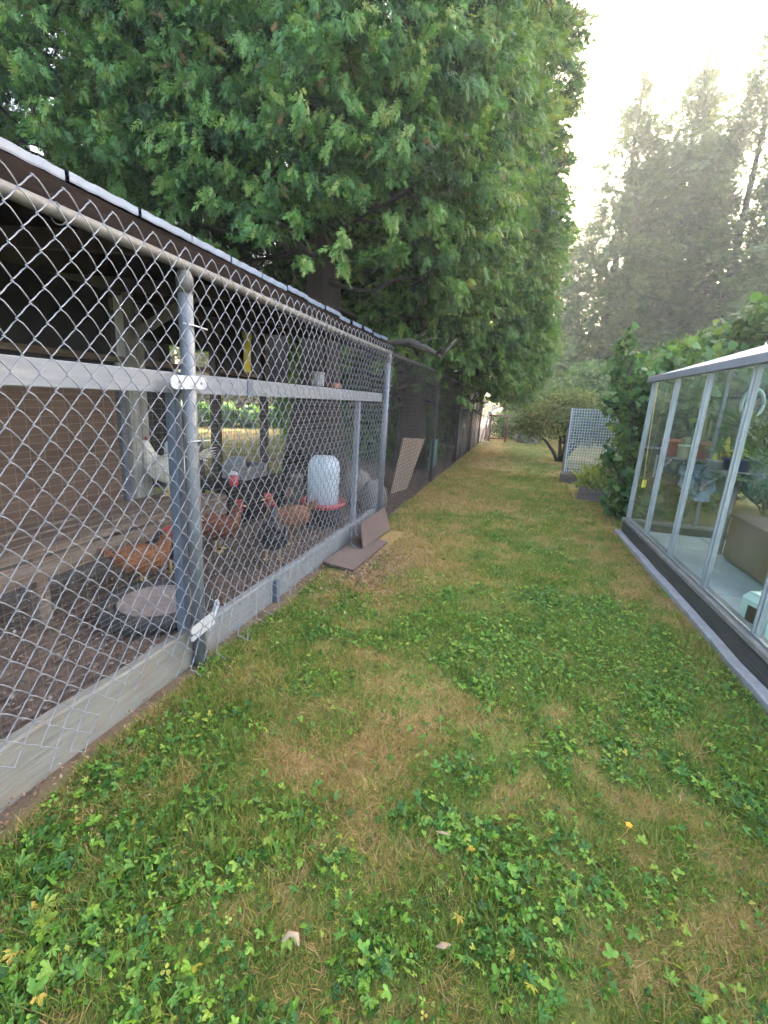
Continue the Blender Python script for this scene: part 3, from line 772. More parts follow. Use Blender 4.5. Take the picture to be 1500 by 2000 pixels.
# ------------------------------------------------------------------ chickens (local +X is forward, feet at z = 0)
def chicken(name, label, loc, rz, feather, s=1.0, tail='hen', neck_up=1.0, hackle=None, tailm=None):
    e = empty(name, loc, rz); e.scale = (s, s, s)
    tag(e, label, "chicken", "chickens in the run")
    nu = neck_up
    sp = [(-0.185, 0.265, 0.012, 0.018), (-0.16, 0.258, 0.045, 0.05), (-0.11, 0.238, 0.078, 0.082), (-0.04, 0.215, 0.098, 0.105),
          (0.03, 0.205, 0.102, 0.112), (0.085, 0.218, 0.09, 0.10), (0.122, 0.25, 0.068, 0.075), (0.142, 0.285 * nu + 0.25 * (1 - nu), 0.05, 0.055),
          (0.152, 0.325 * nu + 0.25 * (1 - nu), 0.039, 0.042), (0.162, 0.362 * nu + 0.25 * (1 - nu), 0.032, 0.034), (0.178, 0.388 * nu + 0.24 * (1 - nu), 0.029, 0.030),
          (0.20, 0.392 * nu + 0.22 * (1 - nu), 0.024, 0.024), (0.216, 0.387 * nu + 0.21 * (1 - nu), 0.012, 0.012)]
    q = MB(); n = 16; vs = []
    for i, (x, z, ry, rz_) in enumerate(sp):
        a = sp[max(0, i - 1)]; b = sp[min(len(sp) - 1, i + 1)]
        d = Vector((b[0] - a[0], 0, b[1] - a[1])).normalized(); u = Vector((-d.z, 0, d.x))
        for k in range(n):
            an = 2 * math.pi * k / n
            w = 1 + 0.03 * math.sin(k * 2.7 + i * 1.9)
            p = Vector((x, 0, z)) + u * (math.sin(an) * rz_ * w) + Vector((0, math.cos(an) * ry * w, 0))
            vs.append(p)
    fs = [tuple(range(n - 1, -1, -1)), tuple((len(sp) - 1) * n + k for k in range(n))]
    for i in range(len(sp) - 1):
        for k in range(n):
            j = (k + 1) % n; fs.append((i * n + k, i * n + j, i * n + n + j, i * n + n + k))
    q.add(vs, fs)
    # thighs run into the body
    for sy in (-1, 1):
        q.tube([(-0.005, sy * 0.05, 0.20), (0.0, sy * 0.052, 0.15), (0.004, sy * 0.05, 0.105)], [0.055, 0.042, 0.017], 10)
    bd = q.build("body", feather, e, True)
    hx, hz = sp[10][0], sp[10][1]
    for sy in (-1, 1):
        w = MB(); w.ball((-0.03, sy * 0.088, 0.228), 1.0, 14, 9, (0.125, 0.024, 0.068), 0.05, 5)
        w.build("wing", feather, e, True)
        g = MB(); g.tube([(0.004, sy * 0.05, 0.115), (0.0, sy * 0.05, 0.06), (0.004, sy * 0.05, 0.012)], 0.008, 7)
        for a in (-0.5, 0.0, 0.5, math.pi):
            l = 0.055 if a < 3 else 0.025
            g.tube([(0.004, sy * 0.05, 0.012), (0.004 + math.cos(a) * l, sy * 0.05 + math.sin(a) * l, 0.005)], [0.006, 0.004], 6)
        g.build("leg", BEAK, e, True)
        y_ = MB(); y_.ball((hx + 0.012, sy * 0.026, hz + 0.006), 0.005, 8, 6); y_.build("eye", EYE, bd, True)
        wa = MB(); wa.ball((hx + 0.022, sy * 0.010, hz - 0.036), 1.0, 8, 6, (0.011, 0.006, 0.021)); wa.build("wattle", COMB, bd, True)
        fc = MB(); fc.ball((hx + 0.014, sy * 0.02, hz), 1.0, 8, 6, (0.018, 0.011, 0.018)); fc.build("face_patch", COMB, bd, True)
    b = MB(); b.tube([(hx + 0.034, 0, hz), (hx + 0.052, 0, hz - 0.002), (hx + 0.066, 0, hz - 0.01)], [0.011, 0.007, 0.001], 8); b.build("beak", BEAK, bd, True)
    c_ = MB(); prof = []
    for k in range(9):
        t = k / 8
        prof.append((hx + 0.036 - 0.075 * t, hz + 0.026 + (0.03 if k % 2 else 0.014) * math.sin(math.pi * (0.2 + 0.75 * t))))
    lower = [(hx + 0.032 - 0.06 * k / 8, hz + 0.018) for k in range(9)]
    vs = []
    for y in (-0.004, 0.004):
        vs += [(p[0], y, p[1]) for p in prof] + [(p[0], y, p[1]) for p in reversed(lower)]
    m_ = 18
    c_.add(vs, [tuple(range(m_)), tuple(range(2 * m_ - 1, m_ - 1, -1))] + [(i, m_ + i, m_ + (i + 1) % m_, (i + 1) % m_) for i in range(m_)])
    c_.build("comb", COMB, bd)
    tm = MB()
    nf = 9
    for k in range(nf):
        u = (k - (nf - 1) / 2) / (nf - 1)
        L_ = (0.2 if tail == 'cock' else 0.12) * (1 - 0.5 * abs(u))
        up = (1.0 if tail == 'cock' else 0.75) - 0.5 * abs(u)
        base = Vector((-0.155, u * 0.05, 0.265)); pts = []
        for t in np.linspace(0, 1, 6):
            curl = (0.10 * t * t if tail == 'cock' else 0.02 * t * t)
            pts.append(base + Vector((-L_ * t * (0.75 if tail == 'cock' else 0.85) - curl * 0.4, u * 0.14 * t, L_ * up * t * 1.05 - curl * 0.9 * (1 if tail == 'cock' else 0.3))))
        tm.tube(pts, [0.012, 0.018, 0.02, 0.019, 0.014, 0.003], 6, True, 0.3)
    tm.build("tail", tailm or feather, e, True)
    return e
chicken("rooster", "white rooster with a red comb standing on the plank bench", (-2.78, 3.12, 0.442), math.radians(200), F_WHITE, 1.12, 'cock')
chicken("hen", "ginger hen with a red comb behind the tyre feeder", (-2.32, 2.30, 0), math.radians(60), F_BROWN, 1.0, 'hen', 0.85)
chicken("hen", "black hen with a red comb beside the bench behind the ginger hen", (-2.38, 2.62, 0), math.radians(40), F_BLACK, 1.0)
chicken("hen", "black hen near the base board of the far bay", (-1.80, 3.12, 0), math.radians(120), F_BLACK, 1.08, 'hen', 0.9)
chicken("hen", "ginger brown hen in front of the drinker block", (-1.93, 3.62, 0.0), math.radians(235), F_BROWN, 1.12)
chicken("hen", "dark red hen in front of the black table behind the round post", (-2.36, 3.15, 0.0), math.radians(20), F_RED, 1.05)

# ------------------------------------------------------------------ loose boards by the fence
q = MB()
vs = []
for (x, y, z) in ((-1.40, 3.20, 0.03), (-1.12, 3.17, 0.012), (-1.07, 3.98, 0.02), (-1.33, 4.02, 0.035)):
    vs.append((x, y, z))
q.add(vs + [(a, b, c_ + 0.012) for a, b, c_ in vs], [(3, 2, 1, 0), (4, 5, 6, 7), (0, 1, 5, 4), (1, 2, 6, 5), (2, 3, 7, 6), (3, 0, 4, 7)])
tag(q.build("brown_board", BROWNBRD), "brown board lying flat on the dry grass by the fence", "board", "brown boards by the fence")
q = MB()
vs = [(-1.205, 3.66, 0.045), (-1.165, 4.42, 0.03), (-1.255, 4.46, 0.25), (-1.265, 3.74, 0.245)]
q.add(vs + [(a - 0.012, b, c_ - 0.003) for a, b, c_ in vs], [(0, 1, 2, 3), (7, 6, 5, 4), (1, 0, 4, 5), (2, 1, 5, 6), (3, 2, 6, 7), (0, 3, 7, 4)])
tag(q.build("brown_board", BROWNBRD), "brown board leaning upright against the fence", "board", "brown boards by the fence")
q = MB()
vs = [(-1.70, 6.33, 0.0), (-1.585, 6.86, 0.0), (-1.47, 7.40, 0.76), (-1.585, 6.42, 0.83)]
q.add(vs + [(a - 0.014, b + 0.006, c_) for a, b, c_ in vs], [(0, 1, 2, 3), (7, 6, 5, 4), (1, 0, 4, 5), (2, 1, 5, 6), (3, 2, 6, 7), (0, 3, 7, 4)])
tag(q.build("plywood_sheet", PLYPALE), "pale plywood sheet leaning behind the fence past the run", "board")
q = MB(); q.box(-1.62, -1.60, 8.75, 9.5, 0.06, 0.62, 0.004); q.box(-1.60, -1.59, 8.78, 9.47, 0.10, 0.14); q.box(-1.60, -1.59, 8.78, 9.47, 0.52, 0.56)
tag(q.build("teal_panel", TEAL), "small teal panel standing behind the fence under the cedars", "panel")

# ------------------------------------------------------------------ trees
def spray_template(pairs, seed=0, width=0.055, reach=0.34):
    """flat lacy conifer spray: central axis with slender forward-swept sprigs (along, across, normal)"""
    rr = random.Random(seed)
    v, t = [], []
    def sprig(bx, by, ax, ay, w, z):
        L_ = math.hypot(ax - bx, ay - by); px, py = -(ay - by) / L_ * w, (ax - bx) / L_ * w
        mx_, my_ = bx + (ax - bx) * 0.5, by + (ay - by) * 0.5
        o = len(v)
        v.extend([(bx + px * 0.5, by + py * 0.5, -0.22 * bx * bx), (mx_ - px, my_ - py, -0.22 * mx_ ** 2 + z), (ax, ay, -0.22 * ax * ax + 2 * z)])
        t.append((o, o + 1, o + 2))
    for k in range(pairs):
        f = 0.04 + 0.76 * k / max(1, pairs - 1)
        ln = reach * (1.0 - 0.62 * f) * rr.uniform(0.7, 1.25) + 0.06
        for s in (-1, 1):
            an = math.radians(rr.uniform(24, 46))
            sprig(f + rr.uniform(-0.03, 0.03), 0, f + ln * math.cos(an), s * ln * math.sin(an), width, rr.uniform(-0.06, 0.05))
    sprig(0.35, 0, 1.0, 0, width, 0)
    return v, t

def crown(seed, n_cl, per, prof, height, z0, spray, slen, cl_len, droop, hollow=0.28, bump=0.2, upsweep=0.35, face=0.0):
    """plumes of sprays spread through the outer volume of a crown; prof(t) gives the radius at relative height t"""
    g = np.random.default_rng(seed)
    t = g.random(n_cl * 3)
    r = prof(t)
    keep = g.random(len(t)) < (r / r.max() + 0.08)
    t = t[keep][:n_cl]; r = r[keep][:n_cl]; n = len(t)
    th = g.random(n) * 2 * math.pi
    lump = 1 + bump * (vnoise(th * 2.2, t * height, 1.3, seed) - 0.5) + 0.5 * bump * (vnoise(th * 5, t * height, 0.6, seed + 4) - 0.5)
    dep = 1 - hollow * g.random(n) ** 1.6
    rad = r * lump * dep
    out = np.stack([np.cos(th), np.sin(th), np.zeros(n)], -1)
    base = out * rad[:, None]; base[:, 2] = z0 + t * height + 0.25 * g.normal(size=n)
    upw = upsweep * (t * 1.6 - 0.35) + 0.25 * g.normal(size=n) - droop
    ax = norm(out + np.array([0, 0, 1.0]) * upw[:, None] + 0.35 * g.normal(size=(n, 3)))
    L_ = cl_len * g.uniform(0.6, 1.3, n)
    base = base - ax * (L_ * 0.55)[:, None]
    crnd = np.clip(g.normal(0.54, 0.2, n) + 0.10 * (dep - 0.85), 0.02, 0.9)  # deeper plumes get a darker tone, recess shade put into the colour
    N_ = n * per
    ci = np.repeat(np.arange(n), per)
    s = np.tile(np.linspace(0.12, 1.0, per), n) + g.normal(0, 0.03, N_)
    A = ax[ci]
    side = norm(np.cross(A, np.array([0, 0, 1.0]) + 0.4 * g.normal(size=(n, 3))[ci]))
    sg = np.where(np.arange(N_) % 2 == 0, 1.0, -1.0) * g.uniform(0.2, 1.0, N_)
    d = norm(A * (0.8 - 0.25 * face) + side * sg[:, None] * 0.5 + 0.14 * g.normal(size=(N_, 3)) + np.array([0, 0, 1.0]) * (face * (1.1 * t[ci] - 0.85 + 0.5 * g.normal(size=n)[ci]) - 0.2 * s * (1 - t[ci]))[:, None])
    Pn = base[ci] + A * (s * L_[ci])[:, None] + 0.06 * cl_len * g.normal(size=(N_, 3))
    Pn[:, 2] -= 0.22 * (s ** 2) * L_[ci] * (0.4 + droop)
    nrm_ = norm((1 - face) * np.cross(A, side) + face * (out[ci] + np.array([0, 0, 0.25])) + (0.5 - 0.30 * face) * g.normal(size=(N_, 3)))
    B = norm(np.cross(nrm_, d))
    S = slen * g.uniform(0.65, 1.3, N_) * (1.12 - 0.45 * np.clip(s, 0, 1))
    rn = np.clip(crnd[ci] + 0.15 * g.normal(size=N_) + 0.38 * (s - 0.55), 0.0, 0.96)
    dead = g.random(N_) < 0.012
    rn[dead] = g.uniform(0.975, 1.0, dead.sum())
    return scatter(spray[0], spray[1], Pn, d, B, S, rn)

def trunk_mesh(r0, h, flare, seed, lean=(0, 0), m=BARK, n=14):
    rr = random.Random(seed)
    q = MB(); pts, rs = [], []
    for k in range(14):
        t = k / 13
        z = -1.2 + (h + 1.2) * t
        pts.append((lean[0] * t + 0.05 * math.sin(t * 7 + seed), lean[1] * t + 0.05 * math.cos(t * 5 + seed), z))
        rs.append(r0 * min(1.0, 1.08 - 1.0 * t) * (1 + flare * math.exp(-max(0, z) / 0.7)) * rr.uniform(0.93, 1.07) + 0.008)
    q.tube(pts, rs, n)
    return q

sp_hi = spray_template(5, 1, 0.075, 0.36); sp_mid = spray_template(3, 2); sp_lo = spray_template(5, 3, 0.07, 0.4)
def prof_cedar(t): return 2.75 * np.clip(0.80 + 3.0 * t, 0, 1) * np.clip((1.04 - t) / 0.45, 0.0, 1.0) ** 0.55 * (1 - 0.24 * np.clip((t - 0.2) / 0.55, 0, 1))
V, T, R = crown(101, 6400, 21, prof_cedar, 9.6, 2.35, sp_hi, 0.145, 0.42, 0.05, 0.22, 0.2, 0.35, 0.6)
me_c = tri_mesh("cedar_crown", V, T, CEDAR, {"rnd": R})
def cedar_limbs(seed, z_lo, z_hi, n, reach, r):
    rr = random.Random(seed); q = MB()
    for k in range(n):
        z = z_lo + (z_hi - z_lo) * k / n; a = k * 2.4 + rr.uniform(-0.4, 0.4); L_ = reach * rr.uniform(0.6, 1.0)
        pts = []
        for t in np.linspace(0, 1, 7):
            pts.append((math.cos(a + 0.25 * math.sin(t * 3 + k)) * L_ * t, math.sin(a + 0.25 * math.sin(t * 3 + k)) * L_ * t,
                        z - 0.35 * math.sin(t * math.pi * 0.8) + 0.5 * t * t * rr.uniform(0.5, 1.2)))
        q.tube(pts, [r * (1 - 0.85 * t) for t in np.linspace(0, 1, 7)], 6)
        for j in range(3):
            p = Vector(pts[2 + j]); b2 = a + rr.choice((-1, 1)) * rr.uniform(0.5, 1.0); l2 = rr.uniform(0.4, 0.9)
            q.tube([p, p + Vector((math.cos(b2) * l2 * 0.5, math.sin(b2) * l2 * 0.5, -0.05)), p + Vector((math.cos(b2) * l2, math.sin(b2) * l2, rr.uniform(-0.25, 0.15)))], [r * 0.4, r * 0.25, 0.004], 5)
    return q
def make_cedar():
    e = empty("cedar_tree")
    o = obj("crown", me_c, e)
    trunk_mesh(0.27, 11.2, 0.75, 5).build("trunk", BARK, e, True)
    cedar_limbs(9, 1.75, 5.2, 26, 2.3, 0.045).build("limbs", BARK, e, True)["kind"] = "stuff"
    return e
ced = make_cedar()
spots = [  # x, y, z offset, rotation, scale, height scale, label
    (-2.92, 6.35, 0.55, 0.3, 1.0, 1.0, "nearest big cedar overhanging the fence at the end of the run"),
    (-5.0, 5.3, 0.95, 2.1, 1.0, 1.0, "leftmost cedar rising behind the run roof"),
    (-2.2, 9.4, -0.3, 4.0, 0.97, 1.0, "second cedar along the fence, overhanging the lawn"),
    (-2.2, 12.5, -0.45, 1.2, 0.96, 0.98, "third cedar along the fence, in the dark of the row"),
    (-2.3, 15.6, -0.5, 5.2, 0.95, 1.0, "fourth cedar along the fence, just before the red gate"),
    (-7.9, 7.6, 0.0, 3.3, 1.05, 1.05, "cedar standing behind the leftmost cedar"),
    (-4.6, 13.4, -2.2, 2.6, 1.0, 1.0, "low sweeping cedar behind the third cedar of the row"),
    (-3.65, 11.3, -2.1, 3.9, 0.70, 1.2, "low dense cedar filling the dark behind the plywood sheet"),
    (-4.8, 17.2, -2.3, 0.9, 1.0, 0.95, "low sweeping cedar behind the fourth cedar of the row"),
]
for i, (x, y, z, a, s, hs, lb) in enumerate(spots):
    o = ced if i == 0 else copy_tree(ced)
    o.location = (x, y, z); o.rotation_euler = (0, 0, a); o.scale = (s, s, s * hs)
    tag(o, lb, "tree", "cedars along the fence")
# the bare limb of the nearest cedar that hangs over the fence
q = MB()
q.tube([(-2.3, 6.0, 2.05), (-1.9, 5.6, 1.98), (-1.54, 5.25, 1.97), (-1.3, 5.2, 2.0), (-1.12, 5.2, 1.94), (-0.94, 5.22, 1.85), (-0.88, 5.28, 1.93), (-0.80, 5.36, 2.06)], [0.05, 0.042, 0.036, 0.034, 0.03, 0.026, 0.018, 0.008], 8)
for a, b in (((-1.2, 5.2, 1.97), (-0.9, 5.1, 2.02)), ((-0.94, 5.22, 1.85), (-0.78, 5.12, 1.98)), ((-1.45, 5.22, 1.97), (-1.0, 5.5, 1.86)), ((-0.98, 5.2, 1.87), (-0.86, 5.0, 1.9))):
    a = Vector(a); b = Vector(b); q.tube([a, (a + b) / 2 + Vector((0, 0, 0.03)), b], [0.014, 0.009, 0.003], 6)
o = q.build("bare_limb", LIMB, ced, True); o.matrix_parent_inverse = (Matrix.Translation(ced.location) @ Matrix.Rotation(0.3, 4, 'Z')).inverted()

def prof_con(t): return 4.5 * (1 - t) ** 0.8 + 0.10
me_k = []
for s in (211, 223):
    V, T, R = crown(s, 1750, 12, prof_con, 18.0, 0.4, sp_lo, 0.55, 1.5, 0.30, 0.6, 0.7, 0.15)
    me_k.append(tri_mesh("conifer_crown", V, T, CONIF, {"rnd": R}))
kon = []
for i, s in enumerate((211, 223)):
    e = empty("conifer_tree"); obj("crown", me_k[i], e); trunk_mesh(0.32, 18.4, 0.3, s).build("trunk", BARK, e, True); kon.append(e)
cs = [(3.9, 30, 0.99, "slim conifer with the pointed tip right of the cedars"), (6.7, 30.5, 1.02, "tall conifer with a narrow top, second to the right of the pointed one"),
      (9.1, 28.5, 1.03, "tallest conifer at the right edge of the picture"), (1.3, 33, 0.70, "low conifer just right of the cedar row"),
      (5.2, 35, 0.86, "conifer behind and between the two pointed ones"), (12.0, 28, 1.0, "conifer behind the greenhouse at the right edge"),
      (8.0, 34, 1.0, "conifer behind the tallest one"), (15.2, 26, 1.0, "conifer to the right of the tallest, behind the greenhouse roof"),
      (10.9, 23.5, 0.85, "conifer standing closest behind the greenhouse"), (18.5, 24, 1.05, "conifer far right behind the greenhouse"),
      (14.0, 33, 1.05, "conifer at the back right, behind the others")]
for i, (x, y, s, lb) in enumerate(cs):
    b = kon[i % 2]
    o = b if i < 2 else copy_tree(b)
    o.location = (x, y, 0); o.rotation_euler = (0, 0, i * 1.9); o.scale = (s * 0.98, s * 0.98, s)
    tag(o, lb, "tree", "tall conifers on the right")
# far tree belt behind the garden and the field
k = 0
for (x, y, s) in [(-16, 24, 0.5), (-20, 23, 0.6), (-24, 22, 0.55), (-12.5, 27, 0.5), (-29, 21, 0.65), (-34, 19, 0.6), (-17, 31, 0.6),
                  (-7, 62, 0.5), (-2, 66, 0.55), (2, 64, 0.45), (6, 70, 0.6), (-12, 60, 0.6), (10, 62, 0.6), (-18, 58, 0.6)]:
    o = copy_tree(kon[k % 2]); o.location = (x, y, -0.4); o.rotation_euler = (0, 0, k * 1.3); o.scale = (s * 1.5, s * 1.5, s)
    back = y > 50
    tag(o, "distant tree beyond the field at the end of the lawn" if back else "tree at the far side of the garden seen through the run", "tree",
        "distant trees beyond the field" if back else "trees behind the garden")
    k += 1

# ------------------------------------------------------------------ broadleaf shrubs
def leaf_template(kind):
    if kind == 'lobed':
        out = [(0, 0), (0.05, 0.32), (0.30, 0.5), (0.42, 0.34), (0.72, 0.36), (0.70, 0.16), (1.0, 0.0)]
        pts = out + [(a, -b) for a, b in reversed(out[1:-1])]
        v = [(0.35, 0, -0.03)] + [(a, b, 0.10 * abs(b) - 0.22 * a * a) for a, b in pts]
    else:
        out = [(0, 0), (0.25, 0.2), (0.6, 0.22), (1.0, 0.0)]
        pts = out + [(a, -b) for a, b in reversed(out[1:-1])]
        v = [(0.4, 0, -0.02)] + [(a, b, 0.12 * abs(b) - 0.2 * a * a) for a, b in pts]
    n = len(pts)
    return v, [(0, 1 + i, 1 + (i + 1) % n) for i in range(n)]
LOBED = leaf_template('lobed'); OVAL = leaf_template('oval')
def leaf_cloud(seed, lumps, n, tmpl, size, flat=0.5, shell=0.5):
    g = np.random.default_rng(seed)
    w = np.array([a[3] * a[4] * a[5] for a in lumps]) ** 0.67
    idx = g.choice(len(lumps), n, p=w / w.sum())
    Lm = np.array(lumps)[idx]
    u = norm(g.normal(size=(n, 3)))
    r = 1 - shell * g.random(n) ** 1.5
    Pn = Lm[:, :3] + u * r[:, None] * Lm[:, 3:6] * g.uniform(0.85, 1.15, (n, 1))
    Pn = Pn[Pn[:, 2] > 0.02]; n = len(Pn); u = u[:n]
    d = norm(u * np.array([1, 1, 0.3]) + 0.7 * g.normal(size=(n, 3)) - np.array([0, 0, 0.35]))
    nn = norm(np.array([0, 0, 1.0]) * flat + u * 0.5 + 0.45 * g.normal(size=(n, 3)))
    B = norm(np.cross(nn, d))
    S = size * g.uniform(0.55, 1.25, n)
    rn = np.clip(0.45 + 0.2 * g.normal(size=n) + 0.15 * (r[:n] - 0.7) + 0.12 * g.normal(size=len(lumps))[idx[:n]], 0, 1)
    return scatter(tmpl[0], tmpl[1], Pn, d, B, S, rn)
def stems(seed, base, tips, r, m, name, parent):
    rr = random.Random(seed); q = MB()
    for tpt in tips:
        b = Vector(base) + Vector((rr.uniform(-0.12, 0.12), rr.uniform(-0.12, 0.12), -0.05)); t_ = Vector(tpt)
        mid = b.lerp(t_, 0.5) + Vector((rr.uniform(-0.15, 0.15), rr.uniform(-0.15, 0.15), 0.12))
        q.tube([b, b.lerp(mid, 0.5) + Vector((0, 0, 0.05)), mid, mid.lerp(t_, 0.5), t_], [r, r * 0.85, r * 0.6, r * 0.4, r * 0.15], 7)
    return q.build(name, m, parent, True)
def shrub(name, label, cat, seed, loc, lumps, n, tmpl, size, m, stem_r=0.03, flat=0.5, shell=0.55, group=None):
    e = empty(name, loc); tag(e, label, cat, group)
    V, T, R = leaf_cloud(seed, lumps, n, tmpl, size, flat, shell)
    obj("foliage", tri_mesh("foliage", V, T, m, {"rnd": R}), e)
    stems(seed, (0, 0, 0), [(l[0], l[1], l[2]) for l in lumps], stem_r, BARK, "stems", e)
    return e
shrub("rounded_bush", "rounded olive bush on bare dark stems beyond the trellis", "bush", 5, (1.15, 13.2, 0),
      [(-0.35, -0.1, 1.15, 0.85, 0.8, 0.55), (0.5, 0.0, 1.3, 0.8, 0.8, 0.55), (0.1, 0.2, 1.6, 0.75, 0.7, 0.35), (-0.85, 0.0, 0.85, 0.45, 0.5, 0.42), (1.1, -0.1, 1.05, 0.55, 0.6, 0.55), (0.5, -0.3, 0.85, 0.55, 0.5, 0.4)],
      13000, OVAL, 0.085, BUSHL, 0.055, 0.3, 0.8)
shrub("climbing_vine", "dark leafy vine hugging the far corner of the greenhouse", "vine", 6, (1.62, 6.55, 0),
      [(-0.1, 0.0, 0.5, 0.32, 0.4, 0.5), (0.0, 0.1, 1.1, 0.36, 0.4, 0.45), (-0.12, 0.2, 1.6, 0.36, 0.4, 0.35), (-0.32, 0.5, 1.95, 0.28, 0.3, 0.28), (0.35, 0.3, 1.3, 0.5, 0.4, 0.6), (-0.2, -0.1, 0.18, 0.22, 0.25, 0.2), (0.55, 0.4, 0.6, 0.5, 0.4, 0.6), (-0.42, 0.3, 2.25, 0.10, 0.12, 0.22), (0.1, 0.3, 2.0, 0.12, 0.14, 0.25), (-0.5, 0.1, 1.5, 0.14, 0.14, 0.2), (0.45, 0.2, 1.95, 0.15, 0.14, 0.28), (-0.45, -0.1, 0.8, 0.14, 0.14, 0.2)],
      4200, LOBED, 0.105, BROAD, 0.03, 0.45, 0.95)
shrub("leafy_shrub", "tall large-leaved shrub rising behind the greenhouse roof", "shrub", 7, (3.1, 8.4, 0),
      [(-0.9, -0.2, 1.5, 0.8, 0.8, 0.9), (0.0, 0.0, 2.0, 0.9, 0.9, 0.85), (0.9, 0.0, 2.3, 0.9, 0.9, 0.8), (-0.5, 0.2, 2.2, 0.5, 0.6, 0.45), (0.1, -0.3, 2.75, 0.4, 0.5, 0.4), (0.7, 0, 1.2, 1.0, 0.9, 1.0), (-0.4, 0, 0.7, 1.0, 0.8, 0.7), (1.7, -0.3, 2.2, 0.8, 0.8, 0.9), (1.3, -0.4, 2.8, 0.4, 0.4, 0.4)],
      11000, LOBED, 0.135, BROAD, 0.04, 0.7)
shrub("leafy_shrub", "second large-leaved shrub behind the right end of the greenhouse", "shrub", 8, (5.0, 6.4, 0),
      [(-0.6, -0.3, 1.3, 0.9, 0.9, 1.0), (0.2, -0.5, 1.9, 0.9, 0.9, 0.9), (0.3, 0.3, 1.0, 1.0, 1.0, 1.0), (-0.6, -1.2, 1.6, 0.8, 0.8, 0.9)], 4200, LOBED, 0.17, BROAD, 0.04, 0.7)
shrub("hazel_shrub", "tall loose green shrub behind the trellis and planters", "shrub", 15, (3.1, 12.6, 0),
      [(-0.5, 0, 1.2, 0.9, 0.8, 0.9), (0.5, 0, 1.7, 1.0, 0.9, 1.0), (-0.1, 0.1, 2.3, 0.7, 0.7, 0.7), (1.3, 0.1, 2.1, 0.9, 0.9, 0.9), (0.8, 0, 2.9, 0.5, 0.5, 0.45)], 6500, OVAL, 0.13, BROAD, 0.04, 0.4, 0.8)
shrub("hazel_shrub", "broad green shrub behind the rounded bush", "shrub", 16, (1.9, 20.5, 0),
      [(-1.0, 0, 1.3, 1.0, 0.9, 1.0), (0.2, 0, 1.9, 1.3, 1.0, 1.2), (1.5, 0, 1.7, 1.3, 1.0, 1.2), (0.6, 0.2, 2.8, 0.9, 0.8, 0.7)], 6000, OVAL, 0.17, BROAD, 0.05, 0.4, 0.8)
shrub("dark_shrub", "dark round shrub behind the red gate", "shrub", 9, (-0.75, 20.6, 0), [(0, 0, 0.55, 0.55, 0.5, 0.55), (0.4, 0.3, 0.4, 0.4, 0.4, 0.4)], 1800, OVAL, 0.11, CONIF, 0.03)
shrub("field_hedge", "green hedge across the end of the lawn beyond the gate", "hedge", 10, (1.6, 23.5, 0),
      [(-2.2 + k * 0.8, 0.2 * math.sin(k * 2), 0.5, 0.65, 0.5, 0.5 + 0.08 * math.sin(k * 3)) for k in range(9)], 5200, OVAL, 0.13, BROAD, 0.03)
q = MB(); q.ball((0.35, 19.3, 0.15), 1.0, 12, 8, (0.5, 0.4, 0.32), 0.2, 4); tag(q.build("grey_boulder", GREYROCK, smooth=True), "grey rock heap on the grass right of the red gate", "rock")

# ------------------------------------------------------------------ garden rows behind the run
for k in range(16):
    x = -12.4 + (k % 8) * 0.62; y = 12.6 + (k % 8) * 0.72 + (k // 8) * 0.8
    xx = x - (k // 8) * 0.6
    V, T, R = leaf_cloud(300 + k, [(0, 0, 0.32, 0.42, 0.42, 0.34), (0.1, 0.1, 0.6, 0.25, 0.25, 0.2)], 260, LOBED, 0.22, 0.7)
    e = empty("vegetable_plant", (xx, y, 0)); tag(e, "leafy vegetable plant in the garden rows behind the run", "plant", "vegetable rows behind the run")
    obj("leaves", tri_mesh("leaves", V, T, VEG, {"rnd": R}), e)
    q = MB(); q.tube([(0, 0, -0.02), (0.01, 0, 0.3), (0.05, 0.05, 0.55)], [0.02, 0.015, 0.005], 6); q.build("stem", CACTG, e, True)

# ------------------------------------------------------------------ greenhouse (local: -Y runs towards the viewer, +X into the house)
gh = empty("greenhouse", (1.30, 5.70, 0), math.radians(1.6))
tag(gh, "aluminium framed glass greenhouse on a low dark timber base at the right", "greenhouse")
GY = -6.4; GW = 2.2; SP = 0.715; ZS = 0.185; ZE = 1.70
def g_(mb, name, m, smooth=False, label=None, parent=None):
    o = mb.build(name, m, parent or gh, smooth)
    if label: o["label"] = label
    return o
g_(board(0.0, 0.05, GY, 0.02, ZS - 0.035, ZS - 0.035, -0.03, 20, 0.002, 41), "base_wall", TIMBER_G)
g_(board(GW - 0.05, GW, GY, 0.02, ZS - 0.035, ZS - 0.035, -0.03, 20, 0.002, 42), "base_wall", TIMBER_G)
q = MB(); q.box(0.055, GW - 0.055, -0.03, 0.02, -0.03, ZS - 0.035); g_(q, "base_wall", TIMBER_G)
g_(board(-0.012, 0.10, GY, 0.035, ZS, ZS, ZS - 0.032, 26, 0.002, 43), "sill", SILL)
g_(board(GW - 0.10, GW + 0.012, GY, 0.035, ZS, ZS, ZS - 0.032, 26, 0.002, 44), "sill", SILL)
q = MB(); q.box(0.104, GW - 0.104, -0.06, 0.03, ZS - 0.032, ZS - 0.002, 0.003); g_(q, "sill", SILL)
g_(board(-0.075, -0.006, GY, 0.0, 0.035, 0.035, -0.03, 24, 0.004, 45), "edging_strip", CONC)
